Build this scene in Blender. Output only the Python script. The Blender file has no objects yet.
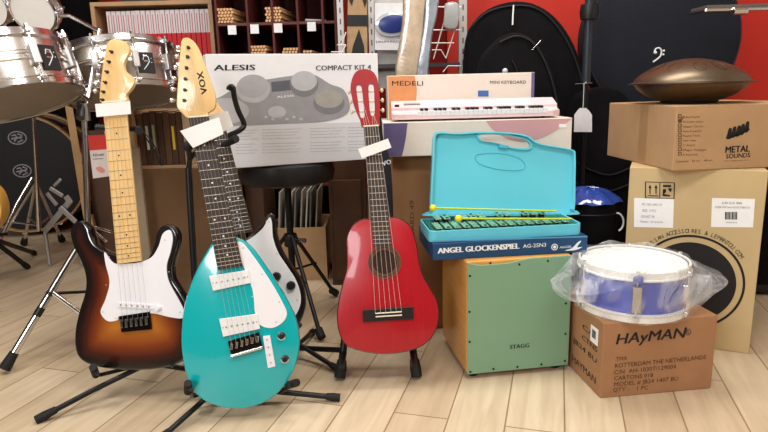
import bpy, bmesh, math, random
from math import sin, cos, pi, radians, atan2, sqrt, tan
from mathutils import Vector, Matrix
from mathutils.geometry import delaunay_2d_cdt
random.seed(7)
V = Vector
# ------------------------------------------------------------------ camera
F, PITCH, ROLL, H = 600.0, radians(12.0), radians(1.5), 0.9
_fw = V((0, cos(PITCH), -sin(PITCH))); _rt = V((1, 0, 0)); _up = _rt.cross(_fw)
CR = _rt*cos(ROLL) - _up*sin(ROLL); CU = _rt*sin(ROLL) + _up*cos(ROLL)
cam_data = bpy.data.cameras.new('camera'); cam = bpy.data.objects.new('camera', cam_data)
bpy.context.scene.collection.objects.link(cam)
cam_data.sensor_width = 36; cam_data.lens = 36*F/768; cam_data.clip_start = .02
cam.matrix_world = Matrix(((CR.x, CU.x, -_fw.x, 0), (CR.y, CU.y, -_fw.y, 0), (CR.z, CU.z, -_fw.z, H), (0, 0, 0, 1)))
bpy.context.scene.camera = cam
# ------------------------------------------------------------------ world, lights, exposure
sc = bpy.context.scene
sc.view_settings.view_transform = 'Standard'; sc.view_settings.look = 'None'
sc.view_settings.gamma = 1; sc.view_settings.exposure = 0.22
w = bpy.data.worlds.new('world'); sc.world = w; w.use_nodes = True
w.node_tree.nodes['Background'].inputs[0].default_value = (.9, .95, 1, 1)
w.node_tree.nodes['Background'].inputs[1].default_value = .35
def area(name, loc, target, sx, sy, power, col):
    l = bpy.data.lights.new(name, 'AREA'); l.shape = 'RECTANGLE'; l.size = sx; l.size_y = sy; l.energy = power; l.color = col
    o = bpy.data.objects.new(name, l); sc.collection.objects.link(o)
    o.location = loc; d = V(target) - V(loc); o.rotation_euler = d.to_track_quat('-Z', 'Y').to_euler()
    return o
area('shop_window_daylight', (-2.0, -1.9, 2.15), (.1, 1.8, .3), 1.5, .8, 62, (.95, .98, 1))
area('ceiling_panel_front', (.5, .35, 2.66), (.5, .35, 0), 1.2, .6, 34, (1, .97, .92))
area('ceiling_panel_middle', (.5, 2.1, 2.66), (.5, 2.1, 0), 1.5, .5, 30, (1, .97, .92))
area('ceiling_panel_left', (-1.7, 1.4, 2.66), (-1.7, 1.4, 0), 1.2, .6, 24, (1, .96, .9))
# ------------------------------------------------------------------ pixel helpers (image taken as 768x432)
CAM0 = V((0, 0, H))
def ray(px, py): return CR*(px-384) + CU*(216-py) + _fw*F
def PZ(px, py, z=0.0):
    d = ray(px, py); return CAM0 + d*((z-H)/d.z)
def PY(px, py, Y):
    d = ray(px, py); return CAM0 + d*(Y/d.y)
MAT4 = {}
def trace(root, pts, off=0.0):
    Mi = MAT4[root.name].inverted(); o = Mi @ CAM0; out = []
    for p in pts:
        d = Mi.to_3x3() @ ray(*p); t = (off-o.y)/d.y; q = o + d*t; out.append((q.x, q.z))
    return out
# ------------------------------------------------------------------ materials
def lin(c):
    return tuple((x/12.92 if x <= .04045 else ((x+.055)/1.055)**2.4) for x in [v/255 for v in c]) + (1,)
MATS = {}
def mat(name, rgb, rough=.5, metal=0, coat=0, var=.06, scale=30, bump=0, bscale=200, trans=0, alpha=1, ior=1.45, emit=0):
    if name in MATS: return MATS[name]
    m = bpy.data.materials.new(name); m.use_nodes = True; nt = m.node_tree; b = nt.nodes['Principled BSDF']
    c = lin(rgb); b.inputs['Roughness'].default_value = rough; b.inputs['Metallic'].default_value = metal
    b.inputs['Coat Weight'].default_value = coat; b.inputs['Coat Roughness'].default_value = .06
    b.inputs['Transmission Weight'].default_value = trans; b.inputs['Alpha'].default_value = alpha; b.inputs['IOR'].default_value = ior
    tc = nt.nodes.new('ShaderNodeTexCoord'); n = nt.nodes.new('ShaderNodeTexNoise'); n.inputs['Scale'].default_value = scale; n.inputs['Detail'].default_value = 3
    nt.links.new(tc.outputs['Object'], n.inputs['Vector'])
    r = nt.nodes.new('ShaderNodeValToRGB'); r.color_ramp.elements[0].position = .3; r.color_ramp.elements[1].position = .7
    r.color_ramp.elements[0].color = tuple(x*(1-var) for x in c[:3]) + (1,); r.color_ramp.elements[1].color = tuple(min(1, x*(1+var)) for x in c[:3]) + (1,)
    nt.links.new(n.outputs['Fac'], r.inputs[0]); nt.links.new(r.outputs[0], b.inputs['Base Color'])
    if bump:
        n2 = nt.nodes.new('ShaderNodeTexNoise'); n2.inputs['Scale'].default_value = bscale; nt.links.new(tc.outputs['Object'], n2.inputs['Vector'])
        bp = nt.nodes.new('ShaderNodeBump'); bp.inputs['Strength'].default_value = bump; bp.inputs['Distance'].default_value = .002
        nt.links.new(n2.outputs['Fac'], bp.inputs['Height']); nt.links.new(bp.outputs[0], b.inputs['Normal'])
    MATS[name] = m; return m
def woodmat(name, rgb, rgb2, rough=.45, sc3=(3, 40, 3), coat=0):
    m = mat(name, rgb, rough, coat=coat); nt = m.node_tree
    n = [x for x in nt.nodes if x.type == 'TEX_NOISE'][0]; tc = [x for x in nt.nodes if x.type == 'TEX_COORD'][0]
    mp = nt.nodes.new('ShaderNodeMapping'); mp.inputs['Scale'].default_value = sc3
    nt.links.new(tc.outputs['Object'], mp.inputs[0]); nt.links.new(mp.outputs[0], n.inputs['Vector']); n.inputs['Scale'].default_value = 2
    r = [x for x in nt.nodes if x.type == 'VALTORGB'][0]; r.color_ramp.elements[0].color = lin(rgb2); r.color_ramp.elements[1].color = lin(rgb)
    return m
def floor_mat():
    m = bpy.data.materials.new('plank_floor'); m.use_nodes = True; nt = m.node_tree; b = nt.nodes['Principled BSDF']; L = nt.links.new
    tc = nt.nodes.new('ShaderNodeTexCoord'); mp = nt.nodes.new('ShaderNodeMapping')
    d = ray(559, 84); mp.inputs['Rotation'].default_value = (0, 0, -atan2(d.y, d.x)); mp.inputs['Location'].default_value = (.3, .045, 0)
    L(tc.outputs['Object'], mp.inputs[0])
    br = nt.nodes.new('ShaderNodeTexBrick'); br.inputs['Scale'].default_value = 1; br.inputs['Brick Width'].default_value = 1.1; br.inputs['Row Height'].default_value = .155
    br.inputs['Mortar Size'].default_value = .0026; br.inputs['Mortar Smooth'].default_value = .3; br.offset = .37; br.inputs['Bias'].default_value = 0
    br.inputs['Color1'].default_value = lin((222, 203, 174)); br.inputs['Color2'].default_value = lin((204, 182, 152)); br.inputs['Mortar'].default_value = lin((158, 132, 104))
    L(mp.outputs[0], br.inputs['Vector'])
    m2 = nt.nodes.new('ShaderNodeMapping'); m2.inputs['Scale'].default_value = (1.6, 14, 1); L(mp.outputs[0], m2.inputs[0])
    n = nt.nodes.new('ShaderNodeTexNoise'); n.inputs['Scale'].default_value = 2.2; n.inputs['Detail'].default_value = 6; n.inputs['Distortion'].default_value = .6; L(m2.outputs[0], n.inputs['Vector'])
    r = nt.nodes.new('ShaderNodeValToRGB'); r.color_ramp.elements[0].position = .33; r.color_ramp.elements[1].position = .68
    r.color_ramp.elements[0].color = (.82, .79, .75, 1); r.color_ramp.elements[1].color = (1.0, 1.0, 1.0, 1); L(n.outputs['Fac'], r.inputs[0])
    mx = nt.nodes.new('ShaderNodeMix'); mx.data_type = 'RGBA'; mx.blend_type = 'MULTIPLY'; mx.inputs[0].default_value = 1
    L(br.outputs['Color'], mx.inputs[6]); L(r.outputs[0], mx.inputs[7]); L(mx.outputs[2], b.inputs['Base Color'])
    b.inputs['Roughness'].default_value = .38
    bp = nt.nodes.new('ShaderNodeBump'); bp.inputs['Strength'].default_value = .25; bp.inputs['Distance'].default_value = .003; bp.invert = True
    L(br.outputs['Fac'], bp.inputs['Height']); L(bp.outputs[0], b.inputs['Normal'])
    return m
chrome = mat('chrome', (225, 225, 228), .16, 1, var=.03)
steel = mat('brushed_steel', (190, 188, 186), .33, 1, var=.08)
shellsteel = mat('shell_steel', (214, 208, 203), .24, 1, var=.05, scale=8)
dark_metal = mat('dark_metal', (70, 66, 64), .35, .8)
blackp = mat('black_plastic', (22, 22, 24), .42)
blackm = mat('black_powder_coat', (20, 20, 22), .38, .2)
rubber = mat('black_rubber', (18, 18, 19), .7)
blackf = mat('black_fabric', (11, 10, 13), .9, var=.3, scale=9, bump=.5, bscale=60)
blackf.node_tree.nodes['Principled BSDF'].inputs['Specular IOR Level'].default_value = .2
pipingm = mat('bag_piping', (24, 24, 28), .65)
navyf = mat('navy_fabric', (15, 20, 32), .85, var=.18, scale=5, bump=.4, bscale=90)
white = mat('white_paper', (248, 248, 248), .7, var=.02)
whitep = mat('white_plastic', (236, 236, 238), .3, coat=.3, var=.01)
ink = mat('black_ink', (24, 22, 24), .6)
greyink = mat('grey_ink', (120, 118, 118), .7)
brownink = mat('brown_ink', (92, 62, 40), .7)
wink = mat('white_ink', (232, 236, 240), .6)
card = mat('cardboard', (184, 146, 106), .85, var=.05, scale=14, bump=.15, bscale=150)
card2 = mat('cardboard_hayman', (168, 122, 86), .82, var=.06, scale=12, bump=.15)
card3 = mat('cardboard_pale', (204, 178, 132), .85, var=.04, scale=9, bump=.12)
card4 = mat('cardboard_dark', (116, 86, 58), .88, var=.08, scale=8, bump=.15)
tape = mat('packing_tape', (176, 138, 98), .3, var=.04)
tan = woodmat('shelf_wood', (196, 158, 118), (176, 138, 98), .55)
dkred = mat('dark_red_board', (86, 26, 24), .6, var=.1)
dkwood = woodmat('dark_wood', (88, 58, 38), (60, 38, 26), .5)
red = mat('red_paint', (196, 44, 30), .7, var=.04, scale=3)
redp = mat('red_card', (200, 30, 38), .6)
maple = woodmat('maple', (238, 200, 140), (226, 184, 122), .3, (30, 30, 3), coat=.4)
rosew = woodmat('rosewood', (62, 44, 38), (40, 29, 26), .5, (60, 60, 5))
teal = mat('teal_gloss', (8, 174, 180), .22, coat=1, var=.01)
pickw = mat('pickguard_white', (240, 238, 244), .25, coat=.5, var=.01)
redg = woodmat('red_stain', (176, 18, 34), (166, 14, 28), .35, (60, 6, 4), coat=.35)
# ------------------------------------------------------------------ mesh helpers
class MB:
    def __init__(s, world=False): s.v = []; s.f = []; s.world = world
    def add(s, vs, fs):
        n = len(s.v); s.v += [V(a) for a in vs]; s.f += [[i+n for i in f] for f in fs]; return s
    def box(s, c, d, R=None):
        x, y, z = d[0]/2, d[1]/2, d[2]/2
        vs = [V((i*x, j*y, k*z)) for i in (-1, 1) for j in (-1, 1) for k in (-1, 1)]
        if R is not None: vs = [R @ a for a in vs]
        return s.add([a + V(c) for a in vs], [[0, 1, 3, 2], [4, 6, 7, 5], [0, 4, 5, 1], [2, 3, 7, 6], [0, 2, 6, 4], [1, 5, 7, 3]])
    def b3(s, a, b): return s.box([(a[i]+b[i])/2 for i in range(3)], [abs(b[i]-a[i]) for i in range(3)])
    def tube(s, pts, r, n=10, closed=False, cap=True):
        pts = [V(p) for p in pts]; m = len(pts); rs = r if isinstance(r, (list, tuple)) else [r]*m
        base = len(s.v); pn = None
        for i, p in enumerate(pts):
            if closed: t = pts[(i+1) % m] - pts[i-1]
            else: t = pts[min(i+1, m-1)] - pts[max(i-1, 0)]
            t.normalize()
            if pn is None:
                a = V((0, 0, 1)) if abs(t.z) < .9 else V((1, 0, 0)); pn = t.cross(a).normalized()
            else: pn = (pn - t*pn.dot(t)).normalized()
            q = t.cross(pn)
            s.v += [p + (pn*cos(2*pi*k/n) + q*sin(2*pi*k/n))*rs[i] for k in range(n)]
        for i in range(m if closed else m-1):
            j = (i+1) % m
            for k in range(n): s.f.append([base+i*n+k, base+i*n+(k+1) % n, base+j*n+(k+1) % n, base+j*n+k])
        if not closed and cap: s.f.append([base+k for k in range(n)][::-1]); s.f.append([base+(m-1)*n+k for k in range(n)])
        return s
    def lathe(s, prof, n=48, M=None, a0=0, a1=2*pi):
        M = M or Matrix(); base = len(s.v); m = len(prof)
        for k in range(n):
            a = 2*pi*k/n
            s.v += [M @ V((r*cos(a), r*sin(a), z)) for r, z in prof]
        for k in range(n):
            k2 = (k+1) % n
            for i in range(m-1): s.f.append([base+k*m+i, base+k2*m+i, base+k2*m+i+1, base+k*m+i+1])
        if prof[0][0] > 1e-6 and prof[0] != prof[-1]: s.f.append([base+k*m for k in range(n)][::-1])
        if prof[-1][0] > 1e-6 and prof[0] != prof[-1]: s.f.append([base+k*m+m-1 for k in range(n)])
        return s
    def ball(s, c, r, n=14):
        k = 8; pr = [(max(1e-7, (r if not isinstance(r, tuple) else r[0])*sin(pi*i/k)), -(r if not isinstance(r, tuple) else r[1])*cos(pi*i/k)) for i in range(k+1)]
        return s.lathe(pr, n, Matrix.Translation(V(c)))
    def slab(s, out, y0, y1, r=0.0, holes=None):
        """outline in local x,z; front face at y0, back at y1"""
        out = [V((p[0], p[1])) for p in out]
        if sum(out[i-1].x*out[i].y - out[i].x*out[i-1].y for i in range(len(out))) < 0: out = out[::-1]
        m = len(out)
        def inset(d):
            res = []
            for i in range(m):
                t = (out[(i+1) % m]-out[i-1]); t = t.normalized() if t.length > 0 else V((1, 0)); res.append(out[i] + V((-t.y, t.x))*d)
            return res
        rings = [(0, y0), (0, y1)] if not r else [(r, y0), (r*.29, y0+r*.29), (0, y0+r), (0, y1-r), (r*.29, y1-r*.29), (r, y1)]
        base = len(s.v)
        for d, y in rings: s.v += [V((p.x, y, p.y)) for p in (inset(d) if d else out)]
        for i in range(len(rings)-1):
            for k in range(m):
                k2 = (k+1) % m; s.f.append([base+i*m+k, base+i*m+k2, base+(i+1)*m+k2, base+(i+1)*m+k])
        s.f.append([base+k for k in range(m)]); s.f.append([base+(len(rings)-1)*m+k for k in range(m)][::-1])
        return s
    def build(s, name, m, parent=None, smooth=False, bevel=0, bseg=2, recalc=True):
        me = bpy.data.meshes.new(name); vs = s.v
        if s.world and parent is not None and parent.name in MAT4:
            Mi = MAT4[parent.name].inverted(); vs = [Mi @ a for a in vs]
        me.from_pydata([tuple(a) for a in vs], [], s.f)
        bm = bmesh.new(); bm.from_mesh(me)
        bmesh.ops.remove_doubles(bm, verts=bm.verts, dist=1e-6)
        if recalc: bmesh.ops.recalc_face_normals(bm, faces=bm.faces)
        bm.to_mesh(me); bm.free()
        me.materials.append(m); o = bpy.data.objects.new(name, me); sc.collection.objects.link(o)
        if parent is not None:
            o.parent = parent
            if parent.name in MAT4: MAT4[o.name] = MAT4[parent.name]
        if smooth:
            for p in me.polygons: p.use_smooth = True
            try: me.set_sharp_from_angle(angle=radians(38))
            except Exception: pass
        if bevel:
            b = o.modifiers.new('bevel', 'BEVEL'); b.width = bevel; b.segments = bseg; b.limit_method = 'ANGLE'; b.angle_limit = radians(40)
        return o
def tag(o, label, cat, group=None):
    o['label'] = label; o['category'] = cat
    if group: o['group'] = group
    return o
def thing(name, label, cat, M=None, group=None):
    o = bpy.data.objects.new(name, None); sc.collection.objects.link(o); o.empty_display_size = .05
    M = M or Matrix(); o.matrix_world = M; MAT4[o.name] = M.copy(); return tag(o, label, cat, group)
def T(x, y, z, rz=0): return Matrix.Translation((x, y, z)) @ Matrix.Rotation(rz, 4, 'Z')
def struct(mb, name, m, **k):
    o = mb.build(name, m, **k); o['kind'] = 'structure'; return o
def smooth_closed(pts, n=5):
    out = []; m = len(pts)
    for i in range(m):
        p0, p1, p2, p3 = [V((*pts[(i+j) % m],)) for j in (-1, 0, 1, 2)]
        for k in range(n):
            t = k/n; out.append(.5*((2*p1) + (-p0+p2)*t + (2*p0-5*p1+4*p2-p3)*t*t + (-p0+3*p1-3*p2+p3)*t**3))
    return [(p.x, p.y) for p in out]
def curve3(pts, n=6):
    out = []; m = len(pts); P = [V(p) for p in pts]
    for i in range(m-1):
        p0, p1, p2, p3 = P[max(i-1, 0)], P[i], P[i+1], P[min(i+2, m-1)]
        for k in range(n):
            t = k/n; out.append(.5*((2*p1) + (-p0+p2)*t + (2*p0-5*p1+4*p2-p3)*t*t + (-p0+3*p1-3*p2+p3)*t**3))
    out.append(P[-1]); return out
def circ(c, r, n=32, rz=None): return [(c[0]+r*cos(2*pi*k/n), c[1]+(rz or r)*sin(2*pi*k/n)) for k in range(n)]
def axisM(loc, ax, yaw=0):
    q = V(ax).normalized().to_track_quat('Z', 'Y'); return Matrix.Translation(loc) @ q.to_matrix().to_4x4() @ Matrix.Rotation(yaw, 4, 'Z')
FONTC = {}
def text_mesh(s):
    if s in FONTC: return FONTC[s]
    c = bpy.data.curves.new('t', 'FONT'); c.body = s; c.resolution_u = 2; o = bpy.data.objects.new('t', c); sc.collection.objects.link(o)
    dg = bpy.context.evaluated_depsgraph_get(); me = bpy.data.meshes.new_from_object(o.evaluated_get(dg))
    vs = [v.co.copy() for v in me.vertices]; fs = [list(p.vertices) for p in me.polygons]
    bpy.data.objects.remove(o); bpy.data.curves.remove(c); bpy.data.meshes.remove(me)
    x0 = min(v.x for v in vs); x1 = max(v.x for v in vs)
    FONTC[s] = (vs, fs, x0, x1); return FONTC[s]
def text(root, lines, m, y=-.0012, name='lettering', shear=0, bold=0, label=None):
    """lines: (string, (px,py) baseline left, (px,py) baseline right, cap height px) on the local plane y"""
    mb = MB()
    for s, a, b, hp in lines:
        (ax, az), (bx, bz), (cx, cz) = trace(root, [a, b, (a[0], a[1]-hp)], y)
        A = V((ax, az)); B = V((bx, bz)); e = B-A; up = V((-e.y, e.x)).normalized()*(V((cx, cz))-A).length
        vs, fs, x0, x1 = text_mesh(s)
        offs = [(0, 0)] if not bold else [(-bold, 0), (bold, 0), (0, bold*.6)]
        for q, (ox, oy) in enumerate(offs):
            out = []
            for v in vs:
                yy = v.y/.7 + oy; t = (v.x-x0)/(x1-x0) + ox + shear*yy*up.length/e.length
                p = A + e*t + up*yy; out.append((p.x, y - q*.00012, p.y))
            mb.add(out, fs)
    o = mb.build(name, m, root, recalc=False)
    if label: o['label'] = label
    return o
def decal(root, quad, m, name='label_sticker', y=-.0008, th=.0006, smoothn=0, label=None, parent=None):
    pts = trace(root, quad, y)
    if smoothn: pts = smooth_closed(pts, smoothn)
    o = MB().slab(pts, y-th/2, y+th/2).build(name, m, parent or root)
    if label: o['label'] = label
    return o
def ring_slab(mb, ci, co, y0, y1):
    n = len(ci); b = len(mb.v)
    for L, y in ((ci, y0), (co, y0), (co, y1), (ci, y1)): mb.v += [V((p[0], y, p[1])) for p in L]
    for i in range(4):
        for k in range(n): mb.f.append([b+i*n+k, b+i*n+(k+1) % n, b+((i+1) % 4)*n+(k+1) % n, b+((i+1) % 4)*n+k])
    return mb
# ------------------------------------------------------------------ the setting
XL, XR, YB, YF, ZC = -3.6, 2.7, 4.75, -2.6, 2.7
struct(MB().b3((XL, YF, -.06), (XR, YB, 0)), 'floor', floor_mat())
struct(MB().b3((XL, YB, 0), (XR, YB+.08, ZC)), 'wall_back', red)
struct(MB().b3((XL-.08, YF, 0), (XL, YB, ZC)), 'wall_left', mat('wall_dark', (60, 50, 50), .8))
struct(MB().b3((XR, YF, 0), (XR+.08, YB, ZC)), 'wall_right', mat('wall_cream', (206, 198, 186), .85))
struct(MB().b3((XL, YF-.08, 0), (XR, YF, ZC)), 'wall_front', mat('wall_brown', (96, 84, 76), .85))
struct(MB().b3((XL, YF, ZC), (XR, YB, ZC+.06)), 'ceiling', mat('ceiling_white', (226, 224, 220), .9))
struct(MB().b3((XL, YB-.015, 0), (XR, YB, .09)), 'baseboard_back', mat('baseboard_grey', (110, 104, 100), .6))
# a nearer red partition on the right, behind the bags
struct(MB().b3((.35, 3.22, 0), (XR, 3.3, ZC)), 'wall_right_partition', red)
# ------------------------------------------------------------------ cartons
def carton(name, label, cat, P0, P1, h, d, m, bevel=.003, seam=True, group=None):
    P0 = V(P0); P1 = V(P1); e = P1-P0; e.z = 0; wd = e.length
    r = thing(name, label, cat, Matrix.Translation(P0) @ Matrix.Rotation(atan2(e.y, e.x), 4, 'Z'), group)
    MB().b3((0, 0, 0), (wd, d, h)).build('box_body', m, r, bevel=bevel)
    if seam:
        MB().b3((.002, d/2-.022, h-.0002), (wd-.002, d/2+.022, h+.0006)).build('tape_strip', tape, r)
    r['w'] = wd; r['h'] = h; r['d'] = d; return r
def clean(o):
    for k in ('w', 'h', 'd'):
        if k in o: del o[k]
# --- Hayman box
P0 = PZ(600, 398.5); P1 = PZ(711, 388.5)
hay = carton('snare_drum_carton', 'brown cardboard carton reading HAYMAN on the floor under the blue snare drum', 'box', P0, P1, .232, .32, card2)
text(hay, [('HAyMAN', (616, 344.5), (684, 337.5), 10.3)], ink, shear=.22, bold=.0045)
text(hay, [('R', (686, 334), (689.5, 333.6), 3.5)], brownink)
ring_slab(MB(), *[circ(trace(hay, [(688, 332)])[0], r, 20) for r in (.008, .0095)], -.0012, -.0004).build('registered_mark', brownink, hay)
text(hay, [('TMA', (616, 361), (627, 360), 4), ('ROTTERDAM THE NETHERLANDS', (615, 368), (706, 359), 4.2), ('C/N  AH-10307/129004', (614, 374.5), (676, 368.5), 4.2),
           ('CARTONS 018', (614, 380.5), (653, 377), 4), ('MODEL # JB24 1407 BU', (614, 386.5), (678, 380.5), 4.2), ('QTY :    1 PC', (613, 392), (648, 389.5), 4)], brownink)
# writing on the left side of the Hayman carton
def side_text(root, s, y0, y1, z, hh, m, x=-.0012, name='side_lettering'):
    vs, fs, x0, x1 = text_mesh(s); mb = MB()
    mb.add([(x, y1-(v.x-x0)/(x1-x0)*(y1-y0), z+v.y/.7*hh) for v in vs], fs); return mb.build(name, m, root, recalc=False)
for s, z in (('C/N', .165), ('CTNS', .13), ('JB24 BU', .095), ('HAYMAN', .03)):
    side_text(hay, s, .03, .13 if len(s) < 6 else .19, z, .016 if s != 'HAYMAN' else .022, ink)
MB().b3((-.0014, .03, .15), (0, .075, .20)).build('barcode_sticker', white, hay)
b = MB()
for i in range(7): b.b3((-.002, .042+i*.0035, .165), (-.0012, .0437+i*.0035, .19))
b.build('barcode', ink, hay)
# --- big box with the round window print
P1 = PZ(749, 354); P0 = PZ(630, 167, .617); P0.z = 0
big = carton('floor_tom_carton', 'tall pale cardboard carton with a round black drawing, standing under the printed carton', 'box', P0, P1, .617, .38, card3)
cc = trace(big, [(689, 282)])[0]
R0 = (trace(big, [(689, 236)])[0][1] - cc[1])
ring_slab(MB(), circ(cc, R0*.985, 64), circ(cc, R0*1.03, 64), -.0014, -.0004).build('printed_ring', ink, big)
MB().slab(circ(cc, R0*.87, 64), -.0014, -.0004).build('printed_disc', ink, big)
mb = MB(); s = 'LARTISAN ACCESSOIRES & LEMANTOU.COM'   # curved line of lettering above the ring
for i, ch in enumerate(s):
    if ch == ' ': continue
    a = radians(146 - i*112/len(s)); vs, fs, x0, x1 = text_mesh(ch); sz = .017
    ux = V((sin(a), -cos(a))); uy = V((cos(a), sin(a))); o = V(cc) + uy*R0*1.07
    mb.add([((o+ux*(v.x-x0)*sz+uy*v.y*sz*1.2).x, -.0012, (o+ux*(v.x-x0)*sz+uy*v.y*sz*1.2).y) for v in vs], fs)
mb.build('curved_lettering', ink, big, recalc=False)
decal(big, [(634, 198), (674, 199), (673, 228), (634, 227)], white, 'label_sticker')
text(big, [('PO. NO: AM1174', (642, 205.5), (662, 206), 2.4), ('SIZE:  3 PCS', (642, 211.5), (656, 212), 2.4), ('GLNG7 PK', (641, 217.5), (655, 218), 2.4), ('Maker of drums', (640, 222.5), (663, 223), 2)], greyink, y=-.0018)
decal(big, [(712, 198), (755, 199), (753, 227.5), (711, 227)], white, 'label_sticker')
text(big, [('6155 G131 0006', (722, 204), (742, 204.3), 2.2), ('FLOOR TOM 14x14 GLOSS TOBACCO', (715, 208), (750, 208.5), 1.8), ('4 001503 001 02', (726, 223), (737, 223.3), 1.3)], ink, y=-.0018)
mb = MB()
for i in range(11):
    x = 725+i*1.15; q = trace(big, [(x, 212), (x+(.6 if i % 3 else .95), 212), (x+(.6 if i % 3 else .95), 219.5), (x, 219.5)], -.0018); mb.slab(q, -.002, -.0014)
mb.build('barcode', ink, big)
def frame_px(root, q, wpx, m, name):
    a = trace(root, q); c = V((sum(p[0] for p in a)/4, sum(p[1] for p in a)/4)); k = wpx
    inn = [tuple(c + (V(p)-c)*(1-k)) for p in a]
    return ring_slab(MB(), inn, a, -.0014, -.0004).build(name, m, root)
frame_px(big, [(645, 181.5), (675, 182.5), (674.5, 199), (645, 198)], .07, ink, 'symbol_frame')
mb = MB()
mb.slab(trace(big, [(659.5, 182), (660.3, 182), (660.1, 198.5), (659.3, 198.5)]), -.0014, -.0004)
for x in (650, 656):
    mb.slab(trace(big, [(x-1.7, 188), (x, 184.5), (x+1.7, 188), (x+.6, 188), (x+.5, 194), (x-.5, 194), (x-.6, 188)]), -.0014, -.0004)
mb.slab(trace(big, [(647.5, 195.2), (658.5, 195.4), (658.5, 196.2), (647.5, 196)]), -.0014, -.0004)
mb.slab(trace(big, [(663, 185), (671, 185), (671, 187), (663, 187)]), -.0014, -.0004)
mb.slab(trace(big, [(668, 188), (672, 188.5), (671, 192), (669, 191)]), -.0014, -.0004)
mb.slab(trace(big, [(663, 189), (666, 189), (666, 192), (664, 194), (670, 195), (670, 196.5), (662.5, 196)]), -.0014, -.0004)
mb.build('handling_symbols', ink, big)
# --- printed handpan carton on top
zt = .6182
Pn = PZ(672, 171, zt); Pr = Pn + V((.46, .035, 0)); 
metal = carton('handpan_carton', 'brown cardboard carton printed METAL SOUNDS under the handpan', 'box', Pn, Pr, .205, .47, card)
MB().b3((-.0008, .17, 0), (0, .225, .205)).build('side_tape', tape, metal)
text(metal, [('METAL', (725.5, 153), (749.5, 151.5), 6.5)], ink, bold=.012)
text(metal, [('SOUNDS', (726, 158.5), (750, 157), 4.4)], ink, bold=.004)
text(metal, [('www.metalsounds.com', (724, 161.5), (748, 160.3), 1)], ink)
mb = MB()
for i, (x, y) in enumerate([(729, 133), (733.5, 131.5), (738, 130.5), (742, 129), (746.5, 126.5)]):
    mb.slab(smooth_closed(trace(metal, [(x-3, y+5.4), (x-1.8, y+1), (x-.2, y-4.4), (x+2.4, y-4.8), (x+2.4, y-.5), (x+1.6, y+4.4), (x-.5, y+6)]), 4), -.0014, -.0004)
mb.slab(trace(metal, [(728, 137), (749, 128), (749.5, 130), (729, 139)]), -.0014, -.0004)
mb.build('printed_emblem', ink, metal)
mb = MB()
for i in range(9):
    y = 116.5 + i*4.7
    q = trace(metal, [(678, y-2), (681.4, y-2.1), (681.4, y+1.3), (678, y+1.4)]); c = V((sum(p[0] for p in q)/4, sum(p[1] for p in q)/4))
    ring_slab(mb, [tuple(c+(V(p)-c)*.72) for p in q], q, -.0014, -.0004)
mb.slab(trace(metal, [(678, 120), (680, 122.5), (684, 116), (680, 119.5)]), -.0016, -.0006)
mb.build('tick_boxes', brownink, metal)
text(metal, [(s, (683, 118+i*4.7), (683+l, 117.6+i*4.7), 1.8) for i, (s, l) in enumerate([('D Kurd series', 17), ('D Celtic minor', 21), ('Integral / C# min', 20), ('Hijaz D natural', 18), ('Pygmy F low', 17), ('Gold / Aqua', 13), ('C Amara', 12), ('Magic Voyage', 23), ('E Equinox', 15)])]
     + [('Diameter   53 cm    48 cm', (676, 162.5), (712, 161), 1.8)], brownink)
# --- handpan on it
hp = thing('handpan', 'bronze coloured steel handpan resting on the printed carton', 'handpan', Matrix.Translation(PY(690, 83, Pn.y+.2) - V((0, 0, .085))))
zbase = zt+.2056; hpc = PY(690, 83, Pn.y+.2); zr = hpc.z-zbase-.001; rr = .197; RS = .197/.222
MAT4[hp.name] = Matrix.Translation((hpc.x, hpc.y, zbase+.001)); hp.matrix_world = MAT4[hp.name]
bronze = mat('handpan_bronze', (150, 126, 100), .32, .85, var=.12, scale=6)
zr = max(zr, .05)
bronze = mat('handpan_steel', (112, 98, 80), .36, .8, var=.12, scale=6)
MB().lathe([(a*RS, b_) for a, b_ in [(1e-6, zr+.082), (.03, zr+.081), (.06, zr+.077), (.1, zr+.068), (.14, zr+.053), (.175, zr+.035), (.198, zr+.018), (.205, zr+.006), (.219, zr+.003), (.222, zr+.002), (.222, zr)]], 72).build('top_shell', bronze, hp, smooth=True, recalc=True)
MB().lathe([(a*RS, b_) for a, b_ in [(.22, zr-.0005), (.203, zr-.003), (.19, zr-.018), (.16, zr-.038), (.12, zr-.055), (.09, zr-.062), (.085, zr-.05), (1e-6, zr-.05)]], 72).build('bottom_shell', mat('handpan_dark', (112, 90, 68), .4, .8, var=.1), hp, smooth=True)
MB().tube([(rr*cos(a), rr*sin(a), zr+.0005) for a in [2*pi*k/72 for k in range(72)]], .0022, 6, closed=True).build('rim', dark_metal, hp, smooth=True)
MB().lathe([(.085, 0.0), (.09, .004), (.09, max(.012, zr-.055)), (.07, max(.012, zr-.055)), (.07, 0)], 40).build('rubber_base_ring', rubber, hp, smooth=True)
# tongue marks: oval dimples on the dome
def dome_z(r):
    r = r/RS
    P = [(0, .082), (.03, .081), (.06, .077), (.1, .068), (.14, .053), (.175, .035), (.198, .018)]
    for (a, b_), (c, d) in zip(P, P[1:]):
        if a <= r <= c: return zr + b_ + (d-b_)*(r-a)/(c-a)
    return zr
for ang in (-105, -75, -35, 5, 50, 95, 140, 185, 220):
    a = radians(ang); c = V((cos(a), sin(a)))*.12; u = V((cos(a), sin(a))); t = V((-u.y, u.x)); pts = []
    for k in range(24):
        q = c + u*.028*cos(2*pi*k/24) + t*.019*sin(2*pi*k/24); pts.append((q.x, q.y, dome_z(q.length)+.0004))
    MB().tube(pts, .0009, 5, closed=True).build('tone_field', mat('handpan_groove', (84, 66, 48), .4, .8), hp, smooth=True)
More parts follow.
